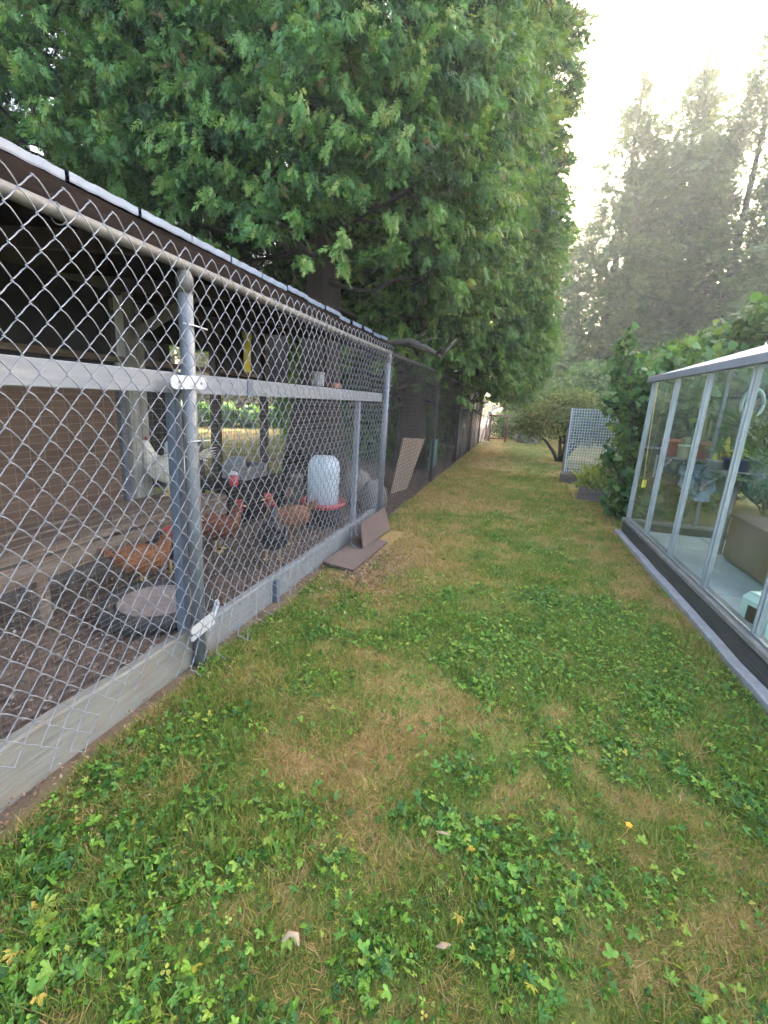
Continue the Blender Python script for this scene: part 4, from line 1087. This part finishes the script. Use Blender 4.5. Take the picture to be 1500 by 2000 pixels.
# bright metal bead along the sill
q = MB(); q.box(0.018, 0.034, GY, -0.02, ZS + 0.004, ZS + 0.016); g_(q, "glazing_bead", ALU)
def bar(p0, p1, w=0.032, d=0.03, name="glazing_bar"):
    q = MB(); q.beam(p0, p1, w, d, up=(1, 0, 0))
    p0 = Vector(p0); p1 = Vector(p1)
    q.beam(p0 + Vector((-0.012, 0, 0)), p1 + Vector((-0.012, 0, 0)), 0.010, d + 0.006, up=(1, 0, 0))
    return g_(q, name, ALU)
nb = 9
RZ = 0.355
ridge_x = GW / 2; ridge_z = ZE + 0.06 + ridge_x * RZ
for k in range(nb):
    y = -0.02 - k * SP
    bar((0.045, y, ZS), (0.045, y, ZE), 0.045 if k == 0 else 0.034)
    q = MB(); q.beam((GW - 0.045, y, ZS), (GW - 0.045, y, ZE), 0.03, 0.03, up=(1, 0, 0)); g_(q, "glazing_bar", ALU)
    for sx in (0, 1):
        xa = 0.02 if sx == 0 else GW - 0.02
        q = MB(); q.beam((xa, y, ZE + 0.05), (ridge_x, y, ridge_z - 0.01), 0.028, 0.03); g_(q, "roof_bar", ALU)
for k in range(nb - 1):
    y1 = -0.02 - k * SP - 0.017; y0 = y1 - SP + 0.034
    for x in (0.040, GW - 0.044):
        q = MB(); q.box(x, x + 0.003, y0, y1, ZS + 0.01, ZE - 0.002); g_(q, "glass_pane", GLASS)
    for sx in (0, 1):
        xa = 0.03 if sx == 0 else GW - 0.03
        za = ZE + 0.072
        q = MB()
        vs = [(xa, y0, za), (xa, y1, za), (ridge_x, y1, ridge_z + 0.012), (ridge_x, y0, ridge_z + 0.012)]
        q.add(vs + [(a, b, c_ + 0.003) for a, b, c_ in vs], [(0, 1, 2, 3), (7, 6, 5, 4), (0, 4, 5, 1), (1, 5, 6, 2), (2, 6, 7, 3), (3, 7, 4, 0)])
        g_(q, "roof_pane", JUG if sx == 0 else GLASS)
for x in (0.0, GW):
    s = -1 if x == 0 else 1
    q = MB(); q.box(x - 0.03 if s < 0 else x - 0.02, x + 0.02 if s < 0 else x + 0.03, GY, 0.03, ZE, ZE + 0.062, 0.004); g_(q, "gutter", FASCIA_G)
q = MB(); q.box(ridge_x - 0.02, ridge_x + 0.02, GY, 0.0, ridge_z - 0.03, ridge_z + 0.025); g_(q, "ridge", ALU)
# far gable
for x in (0.72, 1.45):
    zt = ZE + 0.06 + min(x, GW - x) * RZ
    q = MB(); q.beam((x, -0.02, ZS), (x, -0.02, zt), 0.034, 0.03, up=(0, 1, 0)); g_(q, "glazing_bar", ALU)
for (xa, xb) in ((0.07, 0.70), (0.74, 1.43), (1.47, GW - 0.07)):
    def zt(x): return ZE + 0.03 + min(x, GW - x) * RZ
    mid = ([(ridge_x, zt(ridge_x))] if xa < ridge_x < xb else [])
    ring = [(xa, ZS + 0.01), (xb, ZS + 0.01), (xb, zt(xb))] + mid + [(xa, zt(xa))]
    n = len(ring)
    q = MB(); q.add([(a, -0.018, b) for a, b in ring] + [(a, -0.015, b) for a, b in ring], [tuple(range(n - 1, -1, -1)), tuple(range(n, 2 * n))] + [(i, (i + 1) % n, n + (i + 1) % n, n + i) for i in range(n)])
    g_(q, "glass_pane", GLASS)
q = MB(); q.box(0.08, GW - 0.08, -0.035, 0.0, 1.0, 1.025); g_(q, "cross_bar", ALU)
# paving
nn = 0
for i in range(3):
    for j in range(10):
        x0 = 0.11 + i * 0.66; y1 = -0.07 - j * 0.62
        q = MB(); q.box(x0 + 0.004, x0 + 0.654, y1 - 0.612, y1 - 0.004, 0.0, 0.075 + 0.004 * ((i * 7 + j * 3) % 3), 0.004); g_(q, "paving_slab", SLAB)
GHM = Matrix.Translation(gh.location) @ Matrix.Rotation(math.radians(1.6), 4, 'Z')

# shelf and pots
sh = empty("wooden_shelf", (1.45, 5.0, 0)); tag(sh, "bracketed shelf board carrying cactus pots in the greenhouse", "shelf")
def shb(mb, name, m):
    o = mb.build(name, m, sh); o.matrix_parent_inverse = Matrix.Translation((-1.45, -5.0, 0)); return o
q = MB(); q.box(1.42, 2.15, 5.08, 5.36, 0.955, 0.972, 0.002); shb(q, "shelf_board", SILL)
q = MB(); q.box(1.80, 2.20, 4.78, 5.05, 0.895, 0.910, 0.002); shb(q, "shelf_board", SILL)
for (x, y, z) in ((1.47, 5.2, 0.955), (1.80, 5.2, 0.955), (1.84, 4.9, 0.895), (2.14, 4.9, 0.895)):
    q = MB(); q.beam((x, y - 0.12, z - 0.012), (x, y + 0.36, z - 0.012), 0.02, 0.018); q.beam((x, y - 0.1, z - 0.02), (x, y + 0.34, z - 0.2), 0.014, 0.02)
    q.beam((x, y + 0.345, z - 0.25), (x, y + 0.345, z), 0.02, 0.014); shb(q, "bracket", PLASTIC_W)
def pot(name, label, c, r, h, m, taper=0.75, group=None):
    e = empty(name, c); tag(e, label, "pot", group)
    q = MB(); q.lathe([(r * taper, 0), (r * 0.97, h * 0.8), (r * 1.06, h * 0.8), (r * 1.06, h), (r * 0.95, h), (r * 0.9, h * 0.86)], 20); pb = q.build("pot_body", m, e, True)
    q = MB(); q.lathe([(r * 0.2, h * 0.82), (r * 0.9, h * 0.85), (r * 0.5, h * 0.9), (0.003, h * 0.92)], 16); q.build("soil", SOIL, pb, True)
    return e
p = pot("terracotta_pot", "left terracotta pot on the greenhouse shelf", (1.485, 5.22, 0.9725), 0.09, 0.17, TERRA, group="pots on the shelf")
p = pot("terracotta_pot", "terracotta pot with a branched cactus, right on the upper shelf", (1.725, 5.2, 0.9725), 0.10, 0.17, TERRA, group="pots on the shelf")
q = MB()
for (dx, hh, rr_) in ((0, 0.36, 0.03), (0.05, 0.24, 0.022), (-0.05, 0.14, 0.024)):
    q.tube([(dx * 0.3, 0, 0.13), (dx, 0, 0.15 + hh * 0.4), (dx * 1.1, 0, 0.14 + hh)], [rr_, rr_, rr_ * 0.5], 9)
q.build("cactus", CACTG, p, True)
p = pot("cream_pot", "cream pot with a round cactus between the terracotta pots", (1.59, 5.16, 0.9725), 0.065, 0.13, CREAM, 0.85, group="pots on the shelf")
q = MB(); q.ball((0, 0, 0.155), 0.055, 14, 9, (1, 1, 0.9), 0.08, 2); q.build("cactus", CACTG, p, True)
p = pot("blue_bowl", "dark blue bowl with golden barrel cacti on the lower shelf", (1.97, 4.92, 0.911), 0.125, 0.115, BLUEP, 0.7, group="pots on the shelf")
for (dx, dy, r_) in ((0.01, -0.02, 0.05), (-0.065, 0.02, 0.04), (0.06, 0.05, 0.035)):
    q = MB(); q.ball((dx, dy, 0.115 + r_ * 0.75), r_, 16, 10, (1, 1, 0.95), 0.06, 3); q.build("cactus", CACT, p, True)
p = pot("pale_tray", "low pale pot with an upright yellow cactus beside the blue bowl", (1.845, 5.0, 0.911), 0.075, 0.075, PLASTIC_W, 0.8, group="pots on the shelf")
q = MB(); q.tube([(0.03, 0, 0.05), (0.035, 0, 0.18), (0.04, 0, 0.30)], [0.032, 0.034, 0.008], 10); q.tube([(-0.03, 0.01, 0.05), (-0.03, 0.01, 0.14)], [0.035, 0.015], 9); q.build("cactus", CACT, p, True)

# plastic film bag hanging under the shelf
g = np.random.default_rng(5); q = MB(); vs = []
for i in range(9):
    for j in range(11):
        u, v_ = i / 8, j / 10
        vs.append((1.63 + 0.28 * v_ + 0.02 * g.normal(), 5.22 + 0.07 * math.sin(u * 5 + v_ * 7) + 0.018 * g.normal(), 0.93 - 0.30 * u - 0.05 * v_ * u - 0.05 * math.sin(v_ * math.pi) * u + 0.012 * g.normal()))
q.add(vs, [(i * 11 + j, i * 11 + j + 1, i * 11 + 12 + j, i * 11 + 11 + j) for i in range(8) for j in range(10)])
bag = q.build("film_bag", BAG); tag(bag, "crumpled clear blue plastic film hanging under the shelf", "plastic bag")
md = bag.modifiers.new("thickness", 'SOLIDIFY'); md.thickness = 0.002
# cord with yellow card
e = empty("sticky_card", (1.345, 5.4, 0.6)); tag(e, "small yellow card hanging on a cord in the far corner of the greenhouse", "card")
q = MB(); q.tube([(-0.045, 0, 1.09), (-0.03, 0, 0.7), (-0.01, 0, 0.3), (0.005, 0, 0.09)], 0.004, 6); q.build("cord", YCORD, e, True)
q = MB(); q.box(-0.005, 0.035, -0.004, 0.004, 0.0, 0.085, 0.001); q.build("card", YELLOW, e)
# brown box, heater, cable, hose
bx = empty("storage_box", (2.42, 3.75, 0.08)); tag(bx, "large brown box standing on the greenhouse paving", "box")
q = MB(); q.box(-0.42, 0.42, -1.1, 1.1, 0.03, 0.40, 0.008); q.build("box_body", BOXBR, bx)
q = MB(); q.box(-0.435, 0.435, -1.115, 1.115, 0.40, 0.44, 0.006); q.build("lid", BOXBR, bx)
for a in (-0.36, 0.30):
    for b in (-1.0, 0.94):
        q = MB(); q.box(a, a + 0.06, b, b + 0.06, -0.004, 0.03); q.build("foot", BLACKPL, bx)
ht = empty("plastic_crate", (1.63, 3.12, 0.080), math.radians(20)); tag(ht, "mint green plastic crate with a dark slot on the paving by the front glass", "crate")
q = MB(); q.box(-0.13, 0.13, -0.13, 0.13, 0, 0.24, 0.03); q.build("crate_body", MINT, ht)
q = MB(); q.box(-0.1345, -0.128, -0.05, 0.05, 0.08, 0.18, 0.003); q.build("slot", BLACKPL, ht)
q = MB(); q.box(-0.1, 0.1, -0.1, 0.1, 0.238, 0.252, 0.006); q.build("lid", MINT, ht)
q = MB(); q.tube([(1.43 + 0.03 * math.sin(y * 2.3) + 0.022 * (5.6 - y), y, 0.19 if y > 9 else 0.092) for y in np.linspace(1.6, 5.5, 26)], 0.006, 6)
tag(q.build("yellow_cable", YCORD, smooth=True), "yellow cable lying on the paving along the front glass", "cable")
# palm in a pot and pale cane
p = pot("palm_pot", "feathery green palm filling the middle of the greenhouse", (2.35, 4.98, 0.08), 0.15, 0.25, BLACKPL)
bl_v = [(0, -0.03, 0), (0, 0.03, 0), (0.5, 0.045, -0.06), (0.5, -0.045, -0.06), (1, 0, -0.3)]
bl_t = [(0, 1, 2), (0, 2, 3), (3, 2, 4)]
g = np.random.default_rng(77)
Ps, As, Bs, Ss, Rs = [], [], [], [], []
q = MB()
for k in range(24):
    az = g.uniform(0, 2 * math.pi); hh = g.uniform(0.7, 1.75); reach = g.uniform(0.35, 0.75); rn_ = g.uniform(0.2, 0.8)
    pts = [Vector((math.cos(az) * reach * t ** 1.6, math.sin(az) * reach * t ** 1.6, 0.22 + hh * (t - 0.35 * t ** 3))) for t in np.linspace(0, 1, 9)]
    q.tube(pts, [0.008 * (1 - 0.8 * t) + 0.002 for t in np.linspace(0, 1, 9)], 5)
    for i in range(3, 9):
        for s_ in (-1, 1):
            for rep in range(2):
                d = (pts[i] - pts[i - 1]).normalized(); sd_ = d.cross(Vector((0, 0, 1))).normalized() * s_
                Ps.append(pts[i].lerp(pts[i - 1], rep * 0.5)); a = (d * 0.7 + sd_ + Vector((0, 0, -0.1)) + Vector(g.normal(size=3) * 0.15)).normalized()
                As.append(a); Bs.append(a.cross(Vector((0, 0, 1)) + Vector(g.normal(size=3) * 0.4)).normalized()); Ss.append(g.uniform(0.16, 0.3)); Rs.append(rn_ + g.normal() * 0.1)
q.build("stalks", CACTG, p, True)
V, T, R = scatter(bl_v, bl_t, np.array(Ps), np.array(As), np.array(Bs), np.array(Ss), np.clip(np.array(Rs), 0, 1))
obj("fronds", tri_mesh("fronds", V, T, PALM, {"rnd": R}), p)
q = MB(); q.tube([(2.02, 5.02, 0.075), (2.03, 5.02, 0.4), (2.05, 5.03, 0.75)], [0.04, 0.032, 0.024], 9); q.tube([(2.05, 5.03, 0.72), (2.10, 5.02, 0.86)], [0.018, 0.008], 7)
tag(q.build("pale_cane", SILL, smooth=True), "pale peeling stem standing on the paving below the blue bowl", "stem")
q = MB(); q.tube([(2.12 + 0.09 * math.cos(a), 5.3, 1.52 + 0.14 * math.sin(a)) for a in np.linspace(0, 2 * math.pi, 20)], 0.018, 8)
q.tube([(2.12, 5.3, 1.66), (2.12, 5.32, 1.95), (2.12, 5.34, 2.09)], 0.006, 6)
tag(q.build("hanging_hose", MINT, smooth=True), "coil of pale green hose hanging from the greenhouse roof", "hose")

# ------------------------------------------------------------------ planters and trellis
def planter(label, loc, rz, lx, ly, h):
    e = empty("planter_box", loc, rz); tag(e, label, "planter", "planter boxes by the greenhouse")
    for (x0, x1, y0, y1) in ((0, lx, 0, 0.03), (0, lx, ly - 0.03, ly), (0, 0.03, 0.031, ly - 0.031), (lx - 0.03, lx, 0.031, ly - 0.031)):
        for k in range(2):
            q = MB(); q.box(x0, x1, y0, y1, k * h / 2 - (0.02 if k == 0 else 0) + 0.002, (k + 1) * h / 2, 0.004); q.build("plank", PLANTER, e)
    q = MB(); q.box(0.032, lx - 0.032, 0.032, ly - 0.032, 0.0, h * 0.82); q.build("soil", SOIL, e)
    return e
planter("nearer wooden planter box full of feathery yellow-green plants", (1.03, 7.66, 0), math.radians(-9), 0.95, 0.95, 0.20)
planter("farther wooden planter box under the trellis", (0.86, 9.25, 0), math.radians(-9), 0.85, 1.0, 0.19)
g = np.random.default_rng(91)
n = 1000
bpos = np.stack([1.12 + 0.8 * g.random(n), 7.68 + 0.8 * g.random(n), np.full(n, 0.15)], -1)
az = g.uniform(0, 2 * math.pi, n); til = g.uniform(0.1, 1.4, n)
A = norm(np.stack([np.cos(az) * til, np.sin(az) * til, np.ones(n)], -1)); B = norm(np.cross(A, g.normal(size=(n, 3))))
bv = [(0, -0.012, 0), (0, 0.012, 0), (0.4, 0.022, 0.0), (0.4, -0.022, 0.0), (0.75, 0.018, -0.1), (0.75, -0.018, -0.1), (1, 0, -0.26)]
bt = [(0, 1, 2), (0, 2, 3), (3, 2, 4), (3, 4, 5), (5, 4, 6)]
V2 = leaf_cloud(93, [(1.4, 8.0, 0.3, 0.32, 0.35, 0.22), (1.75, 8.1, 0.38, 0.3, 0.35, 0.3), (1.2, 7.9, 0.22, 0.2, 0.25, 0.15)], 2600, OVAL, 0.07)
V, T, R = scatter(bv, bt, bpos, A, B, g.uniform(0.12, 0.5, n), np.clip(g.normal(0.55, 0.22, n), 0, 1))
T = np.concatenate([T, V2[1] + len(V)]); V = np.concatenate([V, V2[0]]); R = np.concatenate([R, np.clip(V2[2] + 0.1, 0, 1)])
tag(obj("feathery_plants", tri_mesh("feathery_plants", V, T, FERN, {"rnd": R})), "feathery yellow-green plants growing in the nearer planter", "plant", kind="stuff")
tr_ = empty("garden_trellis", (0.98, 9.75, 0.0), math.radians(4)); tag(tr_, "pale blue square mesh trellis panel with a brown side post", "trellis")
tr_.rotation_euler = (math.radians(-3), math.radians(-1), math.radians(4))
q = MB(); q.box(-0.05, -0.012, -0.02, 0.02, 0.0, 0.98, 0.004); q.build("side_post", BOXBR, tr_)
q = MB(); q.box(-0.010, 0.016, -0.014, 0.014, 0.10, 1.42, 0.003); q.build("edge_strip", TRELL, tr_)
q = MB(); q.box(0.86, 0.885, -0.014, 0.014, 0.10, 1.42, 0.003); q.build("edge_strip", TRELL, tr_)
for k in range(17):
    q = MB(); x = 0.016 + (k + 0.5) * 0.0496; q.box(x - 0.005, x + 0.005, -0.004, 0.004, 0.12, 1.41); q.build("upright_bar", TRELL, tr_)
for k in range(24):
    q = MB(); z = 0.135 + k * 0.055; q.box(0.016, 0.86, 0.0041, 0.0105, z - 0.005, z + 0.005); q.build("cross_bar", TRELL, tr_)

# ------------------------------------------------------------------ far end: red gate, white pipe
rg = empty("red_gate", (-1.1, 18.5, 0)); tag(rg, "red tubular metal gate frame at the far end of the fence", "gate")
def rb(pts, r=0.03, name="frame_tube"):
    q = MB(); q.tube(pts, r, 8); q.build(name, REDM, rg, True)
rb([(0, 0, -0.05), (0, 0, 1.02)], 0.035, "post"); rb([(0.62, 0.1, -0.02), (0.62, 0.1, 1.06)], 0.032, "post")
rb([(-0.15, 0, 1.0), (0.64, 0.1, 1.02)], 0.03); rb([(0.0, 0, 0.12), (0.62, 0.1, 0.14)], 0.02)
rb([(-0.15, 0.02, 0.1), (-0.15, 0.02, 1.0)], 0.025); rb([(-0.15, 0.0, 0.1), (0, 0, 0.1)], 0.02)
rb([(-0.11 + 0.07 * math.cos(a), -0.02, 0.12 + 0.1 * math.sin(a)) for a in np.linspace(0, 2 * math.pi, 14)], 0.015, "latch_ring")
q = MB(); q.ball((-0.06, 0, 1.1), 0.09, 12, 8, (1, 1, 0.75)); q.build("cap", PLASTIC_W, rg, True)
q = MB(); q.tube([(0.64, 0.1, 0.98), (2.2, 0.25, 0.98)], 0.008, 5); q.build("wire", REDM, rg)
q = MB(); q.tube([(-1.36, 17.6, 0.02), (-1.22, 17.75, 0.75), (-1.18, 17.85, 1.02)], 0.022, 8); q.tube([(-1.36, 17.6, 0.02), (-1.02, 17.5, 0.02)], 0.022, 8)
tag(q.build("white_pipe", PLASTIC_W, smooth=True), "bent white pipe leaning at the far end of the fence", "pipe")
q = MB(); q.tube([(-1.22, 18.9, 0.0), (-1.12, 18.9, 1.4)], 0.04, 8); q.lathe([(0.045, 0), (0.045, 0.03), (0.01, 0.05)], 8, (-1.12, 18.9, 1.4))
tag(q.build("white_pole", PLASTIC_W, smooth=True), "white pole standing behind the red gate", "pole")

# ------------------------------------------------------------------ grass, weeds, litter
def in_lawn(x, y):
    ok = (x > -1.365 + 0.1 * (fbm(x, y, 0.4, 61) - 0.3)) & ~((x > 1.20 - 0.028 * (y - 5.7)) & (y < 5.75))
    ok &= ~((x > 0.98) & (y > 7.5) & (y < 10.4))
    ok &= ~((x < -1.02) & (y > 3.12) & (y < 4.5))
    return ok
bl = []
zones = [(-0.3, 0.4, -1.4, 1.4, 14000), (0.4, 1.6, -1.4, 1.5, 33000), (1.6, 3.0, -1.4, 1.4, 17000), (3.0, 5.5, -1.4, 1.4, 9500), (5.5, 10, -1.4, 1.6, 4800), (10, 22, -1.4, 3.0, 800)]
Pg, Sg, Rg, Wg = [], [], [], []
for (ya, yb, xa, xb, den) in zones:
    n = int((yb - ya) * (xb - xa) * den)
    x = RNG.uniform(xa, xb, n); y = RNG.uniform(ya, yb, n)
    k = in_lawn(x, y); x = x[k]; y = y[k]; n = len(x)
    gr = greenness(x, y)
    thin = RNG.random(n) < 0.55 + 0.45 * np.clip(fbm(x, y, 0.12, 44) * 2 - 0.4, 0, 1)
    x = x[thin]; y = y[thin]; gr = gr[thin]; n = len(x)
    isg = RNG.random(n) < np.clip(gr * 1.25 - 0.05, 0.05, 0.95)
    r = np.where(isg, RNG.uniform(0.0, 0.45, n), RNG.uniform(0.5, 1.0, n))
    Pg.append(np.stack([x, y, np.zeros(n)], -1)); Rg.append(r)
    sc_ = 1.0 if ya < 3 else (1.25 if ya < 5.5 else (1.7 if ya < 10 else 2.4))
    Sg.append(RNG.uniform(0.012, 0.05, n) * (0.55 + 0.95 * vnoise(x, y, 0.07, 55) * vnoise(x, y, 0.31, 57) * 2) * (1.0 if ya < 5 else 1.1)); Wg.append(np.full(n, 0.0017 * sc_ * (1 if ya < 1.6 else 1.3)))
Pg = np.concatenate(Pg); Rg = np.concatenate(Rg); Sg = np.concatenate(Sg); Wg = np.concatenate(Wg)
n = len(Pg)
az = RNG.uniform(0, 2 * math.pi, n); til = np.abs(RNG.normal(0.7, 0.5, n)) + np.where(Rg > 0.5, 0.5, 0)
A = norm(np.stack([np.cos(az) * til, np.sin(az) * til, np.ones(n)], -1)); B = norm(np.cross(A, RNG.normal(size=(n, 3))))
V = np.empty((n, 3, 3)); V[:, 0] = Pg - B * Wg[:, None]; V[:, 1] = Pg + B * Wg[:, None]; V[:, 2] = Pg + A * Sg[:, None]
tag(obj("grass", tri_mesh("grass", V.reshape(-1, 3), np.arange(n * 3).reshape(-1, 3), GRASS, {"rnd": Rg})), "short mown grass, green and straw coloured, covering the lawn", "grass", kind="stuff")

# weed leaves: toothed buttercup leaf, finely cut leaf and three-part clover leaf (along, across, normal)
def weed_leaf(kind):
    rr = random.Random(kind)
    v = [(0, 0, 0)]; t = []
    lobes = {0: ((-1.15, 0.85), (0.0, 1.0), (1.15, 0.85)), 1: ((-1.5, 0.7), (-0.75, 0.9), (0.0, 1.0), (0.75, 0.9), (1.5, 0.7)), 2: ((-2.0, 0.8), (0.0, 0.85), (2.0, 0.8))}[kind]
    for an, ln in lobes:
        ca, sa = math.cos(an), math.sin(an)
        if kind == 0: pts = [(0.15, -0.14), (0.50, -0.36), (0.64, -0.22), (0.82, -0.26), (1.0, -0.02), (0.84, 0.24), (0.62, 0.20), (0.52, 0.35), (0.15, 0.14)]
        elif kind == 1: pts = [(0.15, -0.06), (0.62, -0.17), (0.72, -0.07), (1.0, 0.0), (0.74, 0.08), (0.60, 0.18), (0.15, 0.06)]
        else: pts = [(0.12, -0.05), (0.45, -0.34), (0.85, -0.32), (0.95, 0.0), (0.85, 0.32), (0.45, 0.34), (0.12, 0.05)]
        tw = rr.uniform(-0.15, 0.15); o = len(v)
        for (a, b) in pts:
            a *= ln; b *= ln
            v.append((a * ca - b * sa, a * sa + b * ca, 0.14 * abs(b) + tw * b + 0.12 * a - 0.30 * a * a))
        for i in range(len(pts) - 1):
            t.append((0, o + i, o + i + 1))
    return v, t
Pw, Sw, Rw, Kw = [], [], [], []
for (ya, yb, xa, xb, den) in ((-0.3, 1.6, -1.38, 1.4, 9500), (1.6, 3.4, -1.38, 1.3, 9500), (3.4, 6.5, -1.35, 1.25, 9500), (6.5, 12, -1.2, 1.2, 3000)):
    n = int((yb - ya) * (xb - xa) * den)
    x = RNG.uniform(xa, xb, n); y = RNG.uniform(ya, yb, n)
    gr = greenness(x, y) * 0.8 + 0.75 * (fbm(x, y, 0.17, 91) - 0.45)
    lim = np.interp(y, [0.4, 1.6, 3.0, 4.5, 7.0], [0.36, 0.40, 0.44, 0.54, 0.60])
    dn = np.interp(y, [0.4, 2.8, 4.2, 6.4, 6.6, 12.0], [1.0, 0.95, 0.42, 0.14, 0.4, 0.1])
    k = in_lawn(x, y) & (RNG.random(n) < dn * np.clip((gr - lim) / 0.55, 0.05, 0.66))
    x, y, gr = x[k], y[k], gr[k]; n = len(x)
    Pw.append(np.stack([x, y, RNG.uniform(0.004, 0.032, n)], -1))
    Sw.append((0.006 + 0.019 * RNG.random(n) ** 1.4) * np.interp(y, [0.5, 1.2, 2.0, 6], [1.22, 1.05, 0.9, 0.95]) * (0.75 + 0.5 * vnoise(x, y, 0.25, 77)))
    Rw.append(np.clip(RNG.normal(0.50, 0.33, n) + 0.3 * (vnoise(x, y, 0.3, 5) - 0.5) - 0.12 * (x < -0.8), 0, 0.93))
    Kw.append(np.where(vnoise(x, y, 0.35, 12) + 0.35 * RNG.normal(size=n) > 0.72, 2, np.where(RNG.random(n) < 0.4, 1, 0)))
Pw = np.concatenate(Pw); Sw = np.concatenate(Sw); Rw = np.concatenate(Rw); Kw = np.concatenate(Kw); n = len(Pw)
Sw = np.where(Kw == 2, Sw * 0.7, np.where(Kw == 1, Sw * 1.15, Sw))
yl = RNG.random(n) < 0.012; Rw[yl] = RNG.uniform(0.95, 1.0, yl.sum())
az = RNG.uniform(0, 2 * math.pi, n)
nrm = norm(np.stack([RNG.normal(0, 0.55, n), RNG.normal(0, 0.55, n), np.ones(n)], -1))
A = np.stack([np.cos(az), np.sin(az), np.zeros(n)], -1); A = norm(A - nrm * np.sum(A * nrm, 1, keepdims=True)); B = np.cross(nrm, A)
VV, TT, RR, off = [], [], [], 0
for kind in range(3):
    sel = Kw == kind
    tv, tt = weed_leaf(kind)
    V, T, R = scatter(tv, tt, Pw[sel], A[sel], B[sel], Sw[sel], Rw[sel])
    VV.append(V); TT.append(T + off); RR.append(R); off += len(V)
print("weed leaves", n, "tris", sum(len(t) for t in TT))
tag(obj("weed_leaves", tri_mesh("weed_leaves", np.concatenate(VV), np.concatenate(TT), WEED, {"rnd": np.concatenate(RR)})), "lobed green buttercup and clover leaves growing in patches through the lawn", "weeds", kind="stuff")

def flakes(name, label, n, fx, size, m, seed, cat):
    g = np.random.default_rng(seed)
    P_ = fx(g, n); n = len(P_)
    az = g.uniform(0, 2 * math.pi, n); nr = norm(np.stack([g.normal(0, 0.35, n), g.normal(0, 0.35, n), np.ones(n)], -1))
    A = np.stack([np.cos(az), np.sin(az), np.zeros(n)], -1); A = norm(A - nr * np.sum(A * nr, 1, keepdims=True)); B = np.cross(nr, A)
    V, T, R = scatter([(0, 0, 0), (0.4, 0.28, 0.08), (1, 0.05, 0), (0.5, -0.3, 0.05)], [(0, 2, 1), (0, 3, 2)], P_, A, B, size * g.uniform(0.4, 1.4, n), g.random(n))
    tag(obj(name, tri_mesh(name, V, T, m, {"rnd": R})), label, cat, kind="stuff")
flakes("leaf_litter", "dry brown litter along the foot of the fence", 7000, lambda g, n: np.stack([-1.36 + 0.16 * np.abs(g.normal(size=n)) - 0.22 * g.random(n), g.uniform(0.5, 12, n), g.uniform(0.002, 0.03, n)], -1), 0.012, LITTER, 1, "litter")
flakes("wood_chips", "wood chips and bits scattered on the run floor", 9000, lambda g, n: np.stack([g.uniform(-2.95, -1.5, n), g.uniform(0.4, 5.2, n), g.uniform(0.0, 0.012, n)], -1), 0.022, CHIPS, 2, "wood chips")
flakes("dry_straw", "bleached straw and gravel round the brown boards", 2600, lambda g, n: np.stack([-1.0 + 0.17 * g.normal(size=n), 3.35 + 0.42 * g.normal(size=n), g.uniform(0.002, 0.02, n)], -1), 0.022, LITTER, 3, "straw")
def small(name, label, cat, loc, pts, r, m, sq=0.3):
    e = MB(); e.tube([Vector(p) for p in pts], r, 6, True, sq); o = e.build(name, m, smooth=True); o.location = loc; tag(o, label, cat); return o
small("pale_twig", "short pale twig lying on the dry patch of the lawn", "twig", (-0.07, 1.165, 0.03), [(-0.02, 0, 0), (0, 0.002, 0.003), (0.022, 0.004, 0)], [0.004, 0.005, 0.003], PALEYELLOW, 0.8)
small("curled_leaf", "curled dry leaf at the bottom of the lawn", "leaf", (-0.38, 0.74, 0.035), [(-0.022, 0, 0), (-0.012, 0.018, 0.006), (0.008, 0.02, 0.008), (0.022, 0.004, 0.002)], [0.003, 0.008, 0.008, 0.003], PALEYELLOW)
small("fallen_leaf", "small tan fallen leaf among the buttercups", "leaf", (-0.02, 0.86, 0.035), [(-0.016, -0.006, 0), (0, 0, 0.004), (0.018, 0.010, 0)], [0.002, 0.009, 0.002], PALEYELLOW)
o = MB()
for k in range(5):
    a = k * 1.2566; o.tube([(0, 0, 0.03), (0.007 * math.cos(a), 0.007 * math.sin(a), 0.033), (0.012 * math.cos(a), 0.012 * math.sin(a), 0.031)], [0.002, 0.005, 0.002], 6, True, 0.4)
o.tube([(0, 0, -0.005), (0, 0, 0.03)], 0.0015, 5)
f = o.build("orange_flower", ORANGE, smooth=True); f.location = (0.51, 1.396, 0.01); tag(f, "tiny orange flower in the lawn on the right", "flower")

# ------------------------------------------------------------------ added haze volume standing in for the lens veil and soft air
q = MB(); q.box(-405, 405, -62, 605, -1.2, 24.0)
m, nt, N, L, P = nodes_of("veil_haze")
N.remove(P)
pv = N.new("ShaderNodeVolumePrincipled")
pv.inputs["Color"].default_value = (1.0, 0.98, 0.93, 1)
pv.inputs["Density"].default_value = 0.0033
pv.inputs["Anisotropy"].default_value = 0.55
L.new(pv.outputs[0], N["Material Output"].inputs["Volume"])
hz = q.build("added_haze", m); tag(hz, kind="stuff")
